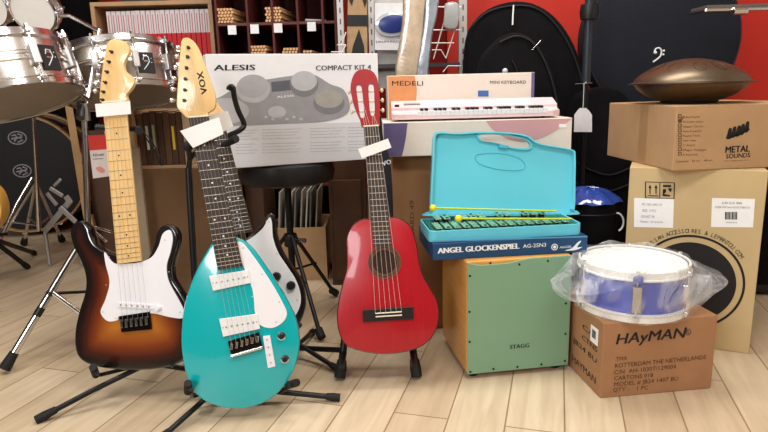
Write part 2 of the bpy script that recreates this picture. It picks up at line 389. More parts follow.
# --- blue snare drum in plastic on the Hayman carton
def drum(name, label, M, r, h, mshell, mhoop, mhead, mlug, nl=8, hoop=.012, a0=0, badge=None, mbot=None, bead=True, group=None):
    t = thing(name, label, 'drum', M, group)
    pr = [(r*.93, hoop*.5), (r*.965, hoop*.5)]
    if bead: pr += [(r*.965, h*.42), (r*.985, h*.45), (r*.985, h*.48), (r*.965, h*.5), (r*.965, h*.53), (r*.985, h*.55), (r*.985, h*.58), (r*.965, h*.61)]
    pr += [(r*.965, h-hoop*.5), (r*.93, h-hoop*.5), (r*.93, hoop*.5)]
    MB().lathe(pr, 64).build('shell', mshell, t, smooth=True)
    for nm, z0, s in (('bottom_hoop', 0, 1), ('top_hoop', h, -1)):
        MB().lathe([(r*.955, z0+s*hoop*2), (r*1.02, z0+s*hoop*2), (r*1.02, z0+s*hoop*1.7), (r*1.0, z0+s*hoop*1.5), (r*1.0, z0+s*.002), (r*.985, z0), (r*.955, z0+s*.001), (r*.955, z0+s*hoop*2)], 64).build(nm, mhoop, t, smooth=True)
    MB().lathe([(1e-6, h-hoop*.5), (r*.95, h-hoop*.5), (r*.955, h-hoop*.8), (r*.95, h-hoop*1.1), (1e-6, h-hoop*.9)], 64).build('batter_head', mhead, t, smooth=True)
    MB().lathe([(1e-6, hoop*.5), (r*.95, hoop*.5), (r*.955, hoop*.8), (r*.95, hoop*1.1), (1e-6, hoop*.9)], 64).build('bottom_head', mbot or mhead, t, smooth=True)
    for k in range(nl):
        a = a0 + 2*pi*k/nl; R = Matrix.Rotation(a, 4, 'Z'); x = r*.965
        lg = MB().box((x+r*.035, 0, h*.5), (r*.09, r*.11, h*.34)); lg.v = [R @ q for q in lg.v]; lug = lg.build('lug', mlug, t, bevel=.003)
        rd = MB().tube([(x+r*.06, 0, hoop*.3), (x+r*.06, 0, h-hoop*.3)], .0028, 8).tube([(x+r*.06, 0, h-hoop*1.2), (x+r*.06, 0, h+.004)], .0055, 6); rd.v = [R @ q for q in rd.v]; rd.build('tension_rod', chrome, lug, smooth=True)
        for zz in (hoop*1.2, h-hoop*1.2):
            cl = MB().box((r*1.035, 0, zz), (r*.07, .016, .012)); cl.v = [R @ q for q in cl.v]; cl.build('hoop_claw', chrome, lug, bevel=.002)
    return t
bluesh = mat('blue_sparkle', (28, 62, 190), .2, .35, coat=1, var=.12, scale=60)
hoopw = mat('white_hoop', (238, 236, 232), .35, coat=.3, var=.02)
headw = mat('coated_head', (240, 238, 234), .55, var=.02)
zb = .2335
c0 = PZ(632, 306, zb)
snare_c = V((c0.x, c0.y+.012, zb))
sn = drum('snare_drum', 'blue snare drum with white hoops in a clear plastic bag on the HAYMAN carton', T(*snare_c), .158, .15, bluesh, hoopw, headw, chrome, 6, .013, radians(-108), bead=False)
# throw-off / strainer in front
st = MB(); 
st.box((0, 0, 0), (.024, .014, .075), None); st.v = [Matrix.Rotation(radians(-18), 4, 'Z') @ (q + V((0, -.171, .076))) for q in st.v]; st.build('strainer', steel, sn, bevel=.003)
ss = MB().box((0, -.171, .134), (.026, .01, .02)); ss.v = [Matrix.Rotation(radians(-18), 4, 'Z') @ q for q in ss.v]; ss.build('strainer_strap', mat('strap_blue', (40, 70, 170), .5), sn, bevel=.002)
# plastic bag around it
film = bpy.data.materials.new('clear_film'); film.use_nodes = True
nt = film.node_tree; b = nt.nodes['Principled BSDF']; b.inputs['Base Color'].default_value = (.96, .97, 1, 1); b.inputs['Roughness'].default_value = .12; b.inputs['Alpha'].default_value = .2; b.inputs['Specular IOR Level'].default_value = 1.0
tc = nt.nodes.new('ShaderNodeTexCoord'); n = nt.nodes.new('ShaderNodeTexNoise'); n.inputs['Scale'].default_value = 9; n.inputs['Detail'].default_value = 5; n.inputs['Distortion'].default_value = 1.5; nt.links.new(tc.outputs['Object'], n.inputs['Vector'])
bp = nt.nodes.new('ShaderNodeBump'); bp.inputs['Strength'].default_value = .9; bp.inputs['Distance'].default_value = .03; nt.links.new(n.outputs['Fac'], bp.inputs['Height']); nt.links.new(bp.outputs[0], b.inputs['Normal'])
mr = nt.nodes.new('ShaderNodeMapRange'); mr.inputs[1].default_value = .42; mr.inputs[2].default_value = .68; mr.inputs[3].default_value = .10; mr.inputs[4].default_value = .42; nt.links.new(n.outputs['Fac'], mr.inputs[0]); nt.links.new(mr.outputs[0], b.inputs['Alpha'])
bagM = T(*snare_c); bag = thing('plastic_bag', 'clear crinkled plastic bag wrapped around the blue snare drum', 'bag', bagM)
random.seed(3)
NA = 96; rows = [(.60, .156), (.9, .1565), (1.06, .155), (1.10, .14), (1.12, .11), (1.12, .075), (1.11, .04), (1.09, .012), (1.08, .003)]
vs = []; fs = []
def wing(a):
    # gathers of loose film: two wings (left and right of the drum as seen from the front)
    l = max(0, cos(a-radians(205)))**8; r_ = max(0, cos(a-radians(-4)))**8; return l, r_
ph = [random.uniform(0, 6.28) for _ in range(8)]
for i, (rf, z) in enumerate(rows):
    for k in range(NA):
        a = 2*pi*k/NA; l, r_ = wing(a)
        wob = .012*sin(7*a+ph[0]+i*.8) + .008*sin(13*a+ph[1]-i*1.3) + .006*sin(23*a+ph[2]+i)
        wk = max(0, 1-abs(z-(.095 if l > r_ else .085))/.075)
        if i == 0: wob *= .2; wk = 0
        rad = .158*(rf + max(-.01, wob*1.3) + (l*.85 + r_*.68)*wk**.7)
        zz = z + (.006*sin(9*a+ph[3]+i) if 1 < i < 8 else 0) + .0
        if (l+r_) > .2 and 1 < i < 7: zz += (.085-z)*.45*(l+r_)
        if i == 0: zz += .0005
        elif i == 1: zz += .002
        vs.append((rad*cos(a), rad*sin(a), max(.002, zz)))
for i in range(len(rows)-1):
    for k in range(NA): fs.append([i*NA+k, i*NA+(k+1) % NA, (i+1)*NA+(k+1) % NA, (i+1)*NA+k])
MB().add(vs, fs).build('film', film, bag, smooth=True)
# ------------------------------------------------------------------ cajon
P0 = PZ(467, 380.5, .0); P1 = PZ(568, 370.5, .0); P0.z = P1.z = 0; e = P1-P0
cj = thing('cajon', 'small wooden cajon with a green front plate on the floor under the glockenspiel', 'cajon', Matrix.Translation(P0) @ Matrix.Rotation(atan2(e.y, e.x), 4, 'Z'))
W = e.length; hh = .384; dd = .31
cjw = woodmat('cajon_wood', (222, 164, 88), (206, 146, 72), .35, (4, 4, 40), coat=.3); cjg = mat('cajon_green', (126, 164, 134), .45, var=.03, scale=4)
MB().b3((0, .006, .02), (W, dd, hh)).build('body', cjw, cj, bevel=.006, bseg=3)
out = [(0.001, .02), (W-.001, .02), (W-.001, hh-.001)]
for k in range(13):
    t = k/12; out.append((W*(.62-.30*t)-.0, hh - .001 - .011*(1-cos(pi*t))/2))
out += [(W*.12, hh-.012), (W*.05, hh-.007), (.001, hh-.001)]
MB().slab(out, -.001, .006).build('front_plate', cjg, cj, bevel=.0015)
for p in [(470, 276), (490.5, 263), (519.5, 264.5), (548, 261), (469.5, 312), (566, 303.5), (469.7, 342), (565.5, 334), (493.5, 369), (517.5, 367), (541.5, 364.5), (470.5, 372), (565, 361), (566, 272)]:
    x, z = trace(cj, [p], -.002)[0]
    MB().lathe([(1e-6, .002), (.0032, .0014), (.0038, 0)], 12, Matrix.Translation((x, -.001, z)) @ Matrix.Rotation(radians(90), 4, 'X')).build('screw', ink, cj, smooth=True)
text(cj, [('STAGG', (510, 349), (529, 347.2), 4)], ink, y=-.0014, bold=.012)
for x in (.03, W-.03):
    for y in (.04, dd-.04): MB().lathe([(.016, 0), (.018, .003), (.018, .0205), (1e-6, .0205)], 20, Matrix.Translation((x, y, 0))).build('foot', rubber, cj, smooth=True)
# --- glockenspiel box
zt = hh+.0005
A = PZ(433, 260.5, zt); Bq = PZ(587, 252, zt)
gb = carton('glockenspiel_box', 'dark blue box reading ANGEL GLOCKENSPIEL lying on the green cajon', 'box', A, Bq, .052, .255, mat('blue_card', (20, 68, 110), .45, var=.05, scale=5), bevel=.002, seam=False)
text(gb, [('ANGEL GLOCKENSPIEL', (438, 253.5), (519, 248.5), 5.4)], wink, bold=.006)
text(gb, [('AG-25N3', (523, 248), (546, 246.5), 3.8)], wink, bold=.003)
mb = MB(); cc = trace(gb, [(554.5, 247)])[0]
ring_slab(mb, circ(cc, .008, 24), circ(cc, .0105, 24), -.0014, -.0004); mb.slab(circ(cc, .005, 16), -.0014, -.0004)
mb.slab(smooth_closed(trace(gb, [(565, 250.5), (572, 248), (578, 242), (581, 241), (577, 247), (582, 247), (575, 250)]), 4), -.0014, -.0004)
mb.build('printed_emblem', wink, gb)
text(gb, [('ANGEL', (559.5, 248.5), (572, 247.5), 2.2)], wink)
decal(gb, [(431.5, 240.5), (587.5, 236), (587.5, 237.2), (431.5, 242)], mat('pale_blue_ink', (86, 150, 190), .5), 'printed_edge')
# --- open case
gz = zt+.0525; Mg = MAT4[gb.name].copy()
gM = Matrix.Translation(V((0, 0, .0525))) @ Mg
gk = thing('glockenspiel', 'open turquoise glockenspiel case with green note bars on the dark blue box', 'glockenspiel', gM)
aqua = mat('aqua_plastic', (96, 200, 222), .32, coat=.3, var=.02); aquad = mat('aqua_plastic_deep', (66, 176, 206), .35, var=.03)
GW = gb['w']
y0, y1 = .012, .20
# base tray, outline rounded
def rrect(x0, z0, x1, z1, r, n=5):
    out = []
    for cx, cz, a in ((x1-r, z1-r, 0), (x0+r, z1-r, 90), (x0+r, z0+r, 180), (x1-r, z0+r, 270)):
        for k in range(n+1): out.append((cx+r*cos(radians(a+90*k/n)), cz+r*sin(radians(a+90*k/n))))
    return out
def tray(x0, x1, ya, yb, h, wall, m, name, parent):
    o = rrect(x0, ya, x1, yb, .022); i = rrect(x0+wall, ya+wall, x1-wall, yb-wall, .02); n = len(o); mb = MB(); b = 0
    for L, z in ((o, 0), (o, h), (i, h), (i, .004)): mb.v += [V((p[0], p[1], z)) for p in L]
    for q in range(3):
        for k in range(n): mb.f.append([q*n+k, q*n+(k+1) % n, (q+1)*n+(k+1) % n, (q+1)*n+k])
    mb.f.append(list(range(n))); mb.f.append([3*n+k for k in range(n)]); return mb.build(name, m, parent, bevel=.0015)
tray(-.008, GW-.012, y0, y1, .036, .005, aqua, 'case_base', gk)
MB().b3((.004, y0+.012, .028), (GW-.02, y1-.014, .0315)).build('inner_board', mat('deep_green', (24, 92, 78), .5), gk)
barm = mat('note_bar', (150, 196, 160), .3, .6, var=.2, scale=50); 
for row, (nb, ya, yb) in enumerate(((15, y0+.016, y0+.10), (10, y0+.105, y0+.165))):
    gaps = [2, 6, 9] if row else []
    for k in range(nb):
        if row: k2 = k + sum(1 for g in (2, 5, 7) if k >= g)
        else: k2 = k
        pitch = (GW-.05)/15; x = .016 + k2*pitch + (pitch/2 if row else 0)
        sh = k2*.0014 if not row else k2*.0008
        bo = MB().b3((x, ya+sh*.5, .0365+row*.010), (x+pitch*.74, yb-sh, .040+row*.010)).build('note_bar', barm, gk, bevel=.001)
        for yy in (ya+sh*.5+.008, yb-sh-.008): MB().lathe([(.0055, 0), (.0055, .0016), (1e-6, .003)], 10, Matrix.Translation((x+pitch*.37, yy, .040+row*.010))).build('bar_pin', ink if k % 2 else chrome, bo, smooth=True)
        MB().b3((x+pitch*.2, ya+sh*.5+.004, .031), (x+pitch*.5, yb-sh-.004, .0365+row*.010)).build('felt_rail', ink, bo)
# lid: plane rising from the back edge, leaning back
ang = radians(12); Ml = gM @ Matrix.Translation((0, y1-.004, .028)) @ Matrix.Rotation(-ang, 4, 'X')
lid = bpy.data.objects.new('lid_pivot_dummy', None); MAT4['lidtmp'] = Ml
class _L: name = 'lidtmp'
lp = [(433, 216), (429.5, 211), (430, 190), (431.5, 160), (432.5, 138), (437, 132.7), (455, 133.5), (478, 132.3), (505, 133), (525, 136), (537, 143.5), (560, 148), (571, 150.5), (573.5, 156), (573.3, 185), (573, 204), (571.5, 211), (567, 215)]
lo = smooth_closed(trace(_L, lp), 5)
Lm = MAT4[gk.name].inverted() @ Ml
def lidbuild(mb, name, m, parent, **k):
    mb.v = [Lm @ q for q in mb.v]; return mb.build(name, m, parent, **k)
bpy.data.objects.remove(lid)
# lid shell with the handle slot cut through: triangulate outline with hole
def plate_hole(outer, hole, ya, yb):
    pts = [V(p) for p in outer] + [V(p) for p in hole]; n, h = len(outer), len(hole)
    ed = [(i, (i+1) % n) for i in range(n)] + [(n+i, n+(i+1) % h) for i in range(h)]
    v, e, f, ov, oe, of = delaunay_2d_cdt(pts, ed, [], 0, 1e-6)
    def inside(p, poly):
        c = False; j = len(poly)-1
        for i in range(len(poly)):
            if (poly[i][1] > p[1]) != (poly[j][1] > p[1]) and p[0] < (poly[j][0]-poly[i][0])*(p[1]-poly[i][1])/(poly[j][1]-poly[i][1])+poly[i][0]: c = not c
            j = i
        return c
    tris = []
    for t in f:
        c = sum((v[i] for i in t), V((0, 0)))/len(t)
        if inside(c, outer) and not inside(c, hole): tris.append(list(t))
    mb = MB(); N = len(v)
    mb.v = [V((p.x, ya, p.y)) for p in v] + [V((p.x, yb, p.y)) for p in v]
    mb.f = [t for t in tris] + [[i+N for i in t[::-1]] for t in tris]
    cnt = {}
    for t in tris:
        for a, b_ in zip(t, t[1:]+t[:1]): cnt[(a, b_)] = 1
    for a, b_ in cnt:
        if (b_, a) not in cnt: mb.f.append([a, b_, b_+N, a+N])
    return mb
slot = smooth_closed(trace(_L, [(478, 137), (484, 134.5), (500, 135), (520, 138.5), (529, 143.5), (527, 148), (512, 147.5), (495, 143), (483, 141.5)]), 4)
lidm = mat('aqua_lid', (104, 206, 226), .28, coat=.4, var=.025, scale=5)
LD = lidbuild(plate_hole(lo, slot, .0, .004), 'case_lid', lidm, gk)
n = len(lo); cx = sum(p[0] for p in lo)/n; cz = sum(p[1] for p in lo)/n
li = [(cx+(p[0]-cx)*.975, cz+(p[1]-cz)*.955) for p in lo]
lidbuild(ring_slab(MB(), li, lo, -.018, .002), 'lid_rim', lidm, LD, smooth=True)
oc = trace(_L, [(500, 161.5)])[0]; ol = smooth_closed(trace(_L, [(475, 157), (480, 154), (500, 153.5), (518, 158), (525, 165), (520, 170), (500, 169.5), (480, 164)]), 6)
lidbuild(MB().tube([(p[0], -.0005, p[1]) for p in ol], .0016, 6, closed=True), 'lid_oval', aquad, LD, smooth=True)
so = [(sum(q[0] for q in slot)/len(slot)+(p[0]-sum(q[0] for q in slot)/len(slot))*1.08, sum(q[1] for q in slot)/len(slot)+(p[1]-sum(q[1] for q in slot)/len(slot))*1.22) for p in slot]
lidbuild(ring_slab(MB(), slot, so, -.010, .002), 'handle_rim', lidm, LD, smooth=True)
q = trace(_L, [(498, 145), (507, 146), (507, 149), (498, 148)]); lidbuild(MB().slab(q, -.012, 0), 'latch', aquad, LD)
# mallets
yel = mat('mallet_green', (190, 206, 60), .4); yelb = mat('mallet_yellow', (240, 220, 40), .35)
for a, b_, lb, oa, ob in (((433, 208), (556, 217), 'yellow-headed green mallet lying furthest back on the glockenspiel, close to its lid', .135, .130), ((458.5, 218.5), (572, 222.5), 'yellow-headed green mallet lying across the front note bars of the glockenspiel', .055, .045)):
    G_ = MAT4[gk.name]; (ax, az), = trace(gk, [a], oa); (bx, bz), = trace(gk, [b_], ob)
    p = G_ @ V((ax, oa, max(az, .062 if oa > .1 else .054))); q = G_ @ V((bx, ob, max(bz, .054 if oa > .1 else .045))); mt = thing('mallet', lb, 'mallet', Matrix.Translation(p), 'glockenspiel mallets')
    MB(True).tube([p, q], .0032, 10).build('handle', yel, mt, smooth=True)
    MB(True).ball(p, .0115).build('mallet_head', yelb, mt, smooth=True)
# ------------------------------------------------------------------ brown box, keyboard boxes, keyboard
Pa = PZ(393, 337); Pb = V((.66, 2.16, 0)); Pa = V((.035, 2.14, 0))
hB = .665
bb = carton('cardboard_carton', 'plain brown cardboard carton behind the red guitar, carrying the keyboard boxes', 'box', Pa, Pb, hB, .34, mat('cardboard_mid', (160, 118, 80), .88, var=.06, scale=8, bump=.15))
for s_, y_ in (('KEYBOARD 49', 0), ):
    vs_, fs_, x0_, x1_ = text_mesh(s_); mb = MB()
    mb.add([(.075-(v.y/.7)*.016, -.0012, .28+(v.x-x0_)/(x1_-x0_)*.22) for v in vs_], fs_); mb.build('vertical_lettering', brownink, bb, recalc=False)
zt = hB+.0008
A = PZ(382, 154, zt); A = V((A.x, 2.09, zt)); A = PY(384, 154, 2.09); A.z = zt; B_ = PY(571, 152, 2.11); B_.z = zt
beige = mat('beige_card', (232, 222, 210), .6, var=.02)
k1 = carton('keyboard_box', 'closed beige keyboard box with purple corner lying under the pink keyboard', 'box', A, B_, .118, .33, beige, bevel=.002, seam=False)
kw = k1['w']
purple = mat('purple_print', (104, 94, 140), .55, var=.15, scale=6); mauve = mat('mauve_print', (206, 158, 162), .6, var=.05, scale=5); orange = mat('orange_print', (222, 150, 98), .6, var=.05)
MB().slab([(0.001, .002), (.062, .002), (.07, .03), (.078, .07), (.084, .116), (.001, .116)], -.0014, -.0002).build('printed_corner', purple, k1)
pts = [(kw*.54, .1155)] + [(kw*.54+(kw*.45)*t, .1155 - .075*sin(pi*t**.9)**.8) for t in [i/16 for i in range(1, 16)]] + [(kw-.002, .1155)]
MB().slab(pts, -.0014, -.0002).build('printed_swoosh', mauve, k1)
decal(k1, [(559, 124), (566.5, 124), (566.5, 127.5), (559, 127.5)], white, 'price_sticker', y=-.0018)
zt2 = zt+.1185
A = PY(388, 100, 2.27); A.z = zt2; B_ = PY(534, 100, 2.30); B_.z = zt2
hk = PY(460, 74, 2.28).z - zt2
k2 = carton('keyboard_box', 'upper beige box reading MEDELI MINI KEYBOARD standing behind the pink keyboard', 'box', A, B_, hk, .12, beige, bevel=.002, seam=False)
w2 = k2['w']
MB().slab([(.002, .002), (.085, .002), (.104, hk*.4), (.108, hk*.7), (.10, hk-.002), (.002, hk-.002)], -.0014, -.0002).build('printed_corner', orange, k2)
MB().b3((w2-.012, -.0014, .001), (w2-.0005, -.0002, hk-.001)).build('printed_edge', purple, k2)
text(k2, [('MEDELI', (392, 85.5), (423, 85.5), 4.6)], ink, y=-.002)
text(k2, [('MINI KEYBOARD', (490, 84), (526, 83.5), 3.2)], ink, y=-.002)
decal(k2, [(478, 90.5), (488.5, 90.5), (488.5, 96.5), (478, 96.5)], mat('blue_print', (70, 110, 180), .5), 'printed_badge')
pts = [(kk, .002) for kk in (w2*.75,)] + [(w2*(.75+.22*t), .002+.045*sin(pi*t)) for t in [i/10 for i in range(1, 10)]] + [(w2*.97, .002)]
MB().slab(pts, -.0014, -.0002).build('printed_swoosh', mauve, k2)
# keyboard
A = PY(392, 117.5, 2.115); A.z = zt2+.0008; B_ = PY(562, 115.5, 2.115); e = B_-A; e.z = 0
kbM = Matrix.Translation(A+V((0, .0, 0))) @ Matrix.Rotation(atan2(e.y, e.x), 4, 'Z')
kb = thing('mini_keyboard', 'small pale pink electronic keyboard on the lower keyboard box', 'keyboard', kbM); kwid = e.length
pink = mat('pink_plastic', (236, 208, 212), .35, coat=.3, var=.03)
prof = [(0.0, .006), (.0, .026), (.05, .030), (.062, .034), (.062, .046), (.135, .068), (.150, .062), (.150, .006)]
mb = MB(); n = len(prof)
xs = [0.0, .008, kwid-.03, kwid]; ins = [.012, 0, 0, .03]
for x, i_ in zip(xs, ins):
    mb.v += [V((x, max(y, i_) if y < .07 else y-i_*.3, z)) for y, z in prof]
for j in range(len(xs)-1):
    for k in range(n): mb.f.append([j*n+k, j*n+(k+1) % n, (j+1)*n+(k+1) % n, (j+1)*n+k])
mb.f.append(list(range(n))); mb.f.append([(len(xs)-1)*n+k for k in range(n)])
mb.build('case', pink, kb, bevel=.002)
nw = 28; kx0, kx1 = .09, kwid-.05
for k in range(nw):
    x = kx0+(kx1-kx0)*k/nw
    MB().b3((x, -.002, .018), (x+(kx1-kx0)/nw-.0009, .060, .0345)).build('white_key', whitep, kb, bevel=.0008)
    if k % 7 in (0, 1, 3, 4, 5) and k < nw-1:
        MB().b3((x+(kx1-kx0)/nw*.68, .018, .034), (x+(kx1-kx0)/nw*1.32, .0605, .0425)).build('black_key', blackp, kb, bevel=.0008)
MB().b3((.012, .070, .048), (.028, .083, .057)).build('power_button', blackp, kb, bevel=.001)
MB().box((.075, .095, .0565), (.06, .02, .004), Matrix.Rotation(radians(10), 3, 'X')).build('display', mat('lcd_grey', (150, 140, 140), .3), kb)
for x in (.03, kwid-.06):
    for y in (.03, .12): MB().lathe([(.008, 0), (.008, .0065), (1e-6, .0065)], 14, Matrix.Translation((x, y, 0))).build('foot', rubber, kb)
for o in (k1, k2, gb, bb, hay, big, metal): clean(o)
# ------------------------------------------------------------------ guitars
def gplane(name, label, bot, Yb, head, Yh, az=0, group=None):
    """root whose local z runs up the guitar, local -y is the face"""
    p = PY(*bot, Yb); q = PY(*head, Yh); a = (q-p).normalized(); n = V((sin(az), -cos(az), 0)); n = (n - a*a.dot(n)).normalized(); x = a.cross(n)
    M = Matrix(((x.x, -n.x, a.x, p.x), (x.y, -n.y, a.y, p.y), (x.z, -n.z, a.z, p.z), (0, 0, 0, 1)))
    return thing(name, label, 'guitar', M, group)
def rot90(M_=None): return Matrix.Rotation(radians(90), 4, 'X')
def disc(root, px, r, prof, m, name, y=0, parent=None, n=20):
    x, z = trace(root, [px], y)[0]
    return MB().lathe([(max(1e-6, a*r), b_) for a, b_ in prof], n, Matrix.Translation((x, y, z)) @ rot90()).build(name, m, parent or root, smooth=True)
def lerp(a, b_, t): return (a[0]+(b_[0]-a[0])*t, a[1]+(b_[1]-a[1])*t)
def neck(g, n0, n1, b0, b1, mboard, mneck, mfret, ytop, thick, nfr, dots, dotm, scale_k, double12=True, brd=.005, ext=None):
    """n0,n1: nut left/right px; b0,b1: body end left/right px"""
    N0, N1, B0, B1 = trace(g, [n0, n1, b0, b1], ytop)
    nk = MB()
    # neck back: half-round
    rows = []
    for (l, r_) in ((N0, N1), (B0, B1)):
        c = ((l[0]+r_[0])/2, (l[1]+r_[1])/2); hw = sqrt((r_[0]-l[0])**2+(r_[1]-l[1])**2)/2
        u = V((r_[0]-l[0], 0, r_[1]-l[1])).normalized()
        rows.append([V((c[0], ytop+brd, c[1])) + u*hw*cos(pi*k/10) + V((0, thick*sin(pi*k/10), 0)) for k in range(11)])
    b = len(nk.v); nk.v += rows[0]+rows[1]
    for k in range(11): k2 = (k+1) % 11; nk.f.append([b+k, b+k2, b+11+k2, b+11+k])
    nk.f.append(list(range(b, b+11))[::-1]); nk.f.append(list(range(b+11, b+22)))
    nko = nk.build('neck', mneck, g, smooth=True)
    fb = MB().slab([N0, N1, B1, B0], ytop, ytop+brd, .0012).build('fretboard', mboard, nko)
    L = sqrt(((B0[0]+B1[0]-N0[0]-N1[0])/2)**2+((B0[1]+B1[1]-N0[1]-N1[1])/2)**2); S = L/(1-2**(-nfr/12.))
    fr = MB()
    for k in range(1, nfr):
        t = (1-2**(-k/12.))*S/L
        a, c = lerp(N0, B0, t), lerp(N1, B1, t); fr.tube([(a[0]+.001, ytop-.0002, a[1]), (c[0]-.001, ytop-.0002, c[1])], .0009, 6)
    fr.build('frets', mfret, nko, smooth=True)
    mk = MB()
    for k in dots:
        t = ((1-2**(-k/12.))+(1-2**(-(k-1)/12.)))/2*S/L
        for w_ in ((.28, .72) if k == 12 and double12 else (.5,)):
            a = lerp(lerp(N0, B0, t), lerp(N1, B1, t), w_); mk.lathe([(1e-6, .0005), (.0026, .0005), (.0026, 0)], 12, Matrix.Translation((a[0], ytop-.0001, a[1])) @ rot90())
    if dots: mk.build('fret_markers', dotm, nko)
    u = V((N1[0]-N0[0], N1[1]-N0[1])).normalized(); v = V((-u.y, u.x))
    if v.y < 0: v = -v
    nt = [V(N0), V(N1), V(N1)+v*.004, V(N0)+v*.004]
    MB().slab([(q.x, q.y) for q in nt], ytop-.0025, ytop+.004, .0005).build('nut', mat('bone', (236, 228, 206), .4), nko)
    return nko, N0, N1, B0, B1
def strings(g, N0, N1, K0, K1, ya, yb, m, r=.0004, ins=.1, posts=None):
    for k in range(6):
        t = ins + (1-2*ins)*k/5; a = lerp(N0, N1, t); c = lerp(K0, K1, k/5)
        pts = [(a[0], ya, a[1]), (c[0], yb, c[1])]
        if posts: pts = [(posts[k][0], ya+.004, posts[k][1])] + pts
        MB().tube(pts, r, 5).build('string', m, g)
nickel = mat('nickel_string', (200, 196, 188), .3, .9); fretm = mat('fret_nickel', (196, 192, 180), .3, .9)
def electric_tuners(g, posts, side, yface, hy):
    for p, e in posts:
        x, z = trace(g, [p], yface)[0]; ex, ez = trace(g, [e], yface)[0]
        pg = MB().lathe([(1e-6, .012), (.0028, .012), (.0028, .003), (.0052, .002), (.0052, -.001)], 14, Matrix.Translation((x, yface, z)) @ rot90()).build('tuning_peg', dark_metal, g, smooth=True)
        d = V((ex-x, 0, ez-z)); 
        MB().tube([(x, hy+.006, z), (x+d.x*.75, hy+.006, z+d.z*.75)], .0022, 8).build('peg_shaft', chrome, pg, smooth=True)
        MB().ball((ex-.006, hy+.006, ez), (.0085, .0075)).build('peg_button', chrome, pg, smooth=True)
def tag_note(label, quad, Y, writing=None, curl=.004, rootn='price_note', group=None):
    """a slip of paper given by four pixel corners at depth Y (tl, tr, br, bl)"""
    P = [PY(*q, Y) for q in quad]; c = sum(P, V((0, 0, 0)))/4; ex = (P[1]-P[0]); ez = (P[0]-P[3]); n_ = ex.cross(ez).normalized()
    if n_.y > 0: n_ = -n_
    x = ex.normalized(); z = (ez - x*ez.dot(x)).normalized(); yv = z.cross(x)
    M = Matrix(((x.x, yv.x, z.x, c.x), (x.y, yv.y, z.y, c.y), (x.z, yv.z, z.z, c.z), (0, 0, 0, 1)))
    t = thing(rootn, label, 'price tag', M, group); N = 8; vs = []
    for off in (0, .0006):
        for i in range(N+1):
            s_ = i/N
            for a, b_ in ((P[3], P[2]), (P[0], P[1])):
                q = a.lerp(b_, s_); vs.append(M.inverted() @ q + V((0, off - curl*4*s_*(1-s_), 0)))
    m2 = 2*(N+1); fs = []
    for i in range(N): fs += [[2*i, 2*i+2, 2*i+3, 2*i+1], [m2+2*i, m2+2*i+1, m2+2*i+3, m2+2*i+2], [2*i, 2*i+2+0, m2+2*i+2, m2+2*i], [2*i+1, 2*i+3, m2+2*i+3, m2+2*i+1]]
    fs += [[0, 1, m2+1, m2], [2*N, 2*N+1, m2+2*N+1, m2+2*N]]
    MB().add(vs, fs).build('paper', white, t, smooth=True)
    return t
# ---- sunburst electric
st = gplane('electric_guitar', 'sunburst electric guitar with white pickguard and maple neck on a black stand', (131, 369), 1.64, (113, 40), 1.86, radians(-8))
sb = bpy.data.materials.new('sunburst'); sb.use_nodes = True; nt = sb.node_tree; b = nt.nodes['Principled BSDF']; b.inputs['Roughness'].default_value = .22; b.inputs['Coat Weight'].default_value = 1; b.inputs['Coat Roughness'].default_value = .05
at = nt.nodes.new('ShaderNodeAttribute'); at.attribute_name = 'edge_distance'
rp = nt.nodes.new('ShaderNodeValToRGB'); el = rp.color_ramp.elements
el[0].position = 0; el[0].color = lin((20, 14, 14)); el[1].position = 1; el[1].color = lin((182, 112, 40))
for p, c in ((.16, (24, 14, 13)), (.34, (70, 26, 16)), (.56, (122, 54, 22)), (.8, (160, 88, 32))):
    e = el.new(p); e.color = lin(c)
tc = nt.nodes.new('ShaderNodeTexCoord'); n = nt.nodes.new('ShaderNodeTexNoise'); n.inputs['Scale'].default_value = 12
mth = nt.nodes.new('ShaderNodeMath'); mth.operation = 'MULTIPLY_ADD'; nt.links.new(tc.outputs['Object'], n.inputs['Vector']); nt.links.new(n.outputs['Fac'], mth.inputs[0]); mth.inputs[1].default_value = .06
nt.links.new(at.outputs['Fac'], mth.inputs[2]); nt.links.new(mth.outputs[0], rp.inputs[0]); nt.links.new(rp.outputs[0], b.inputs['Base Color'])
bo = [(114, 254), (104, 251), (95, 245), (90, 237), (87, 227), (81, 221), (74, 223), (70, 231), (73, 246), (80, 260), (85, 275), (85, 291), (79, 311), (75, 330), (75, 348), (81, 360), (97, 367), (122, 370), (145, 370), (168, 367), (184, 360), (193, 346), (195, 326), (188, 307), (180, 292), (172, 279), (171, 266), (175, 250), (177, 236), (171, 226), (163, 225), (157, 232), (154, 245), (149, 256), (141, 262)]
bo2 = smooth_closed(trace(st, bo), 4)
body = MB().slab(bo2, 0, .036, .005).build('body', sb, st, smooth=True)
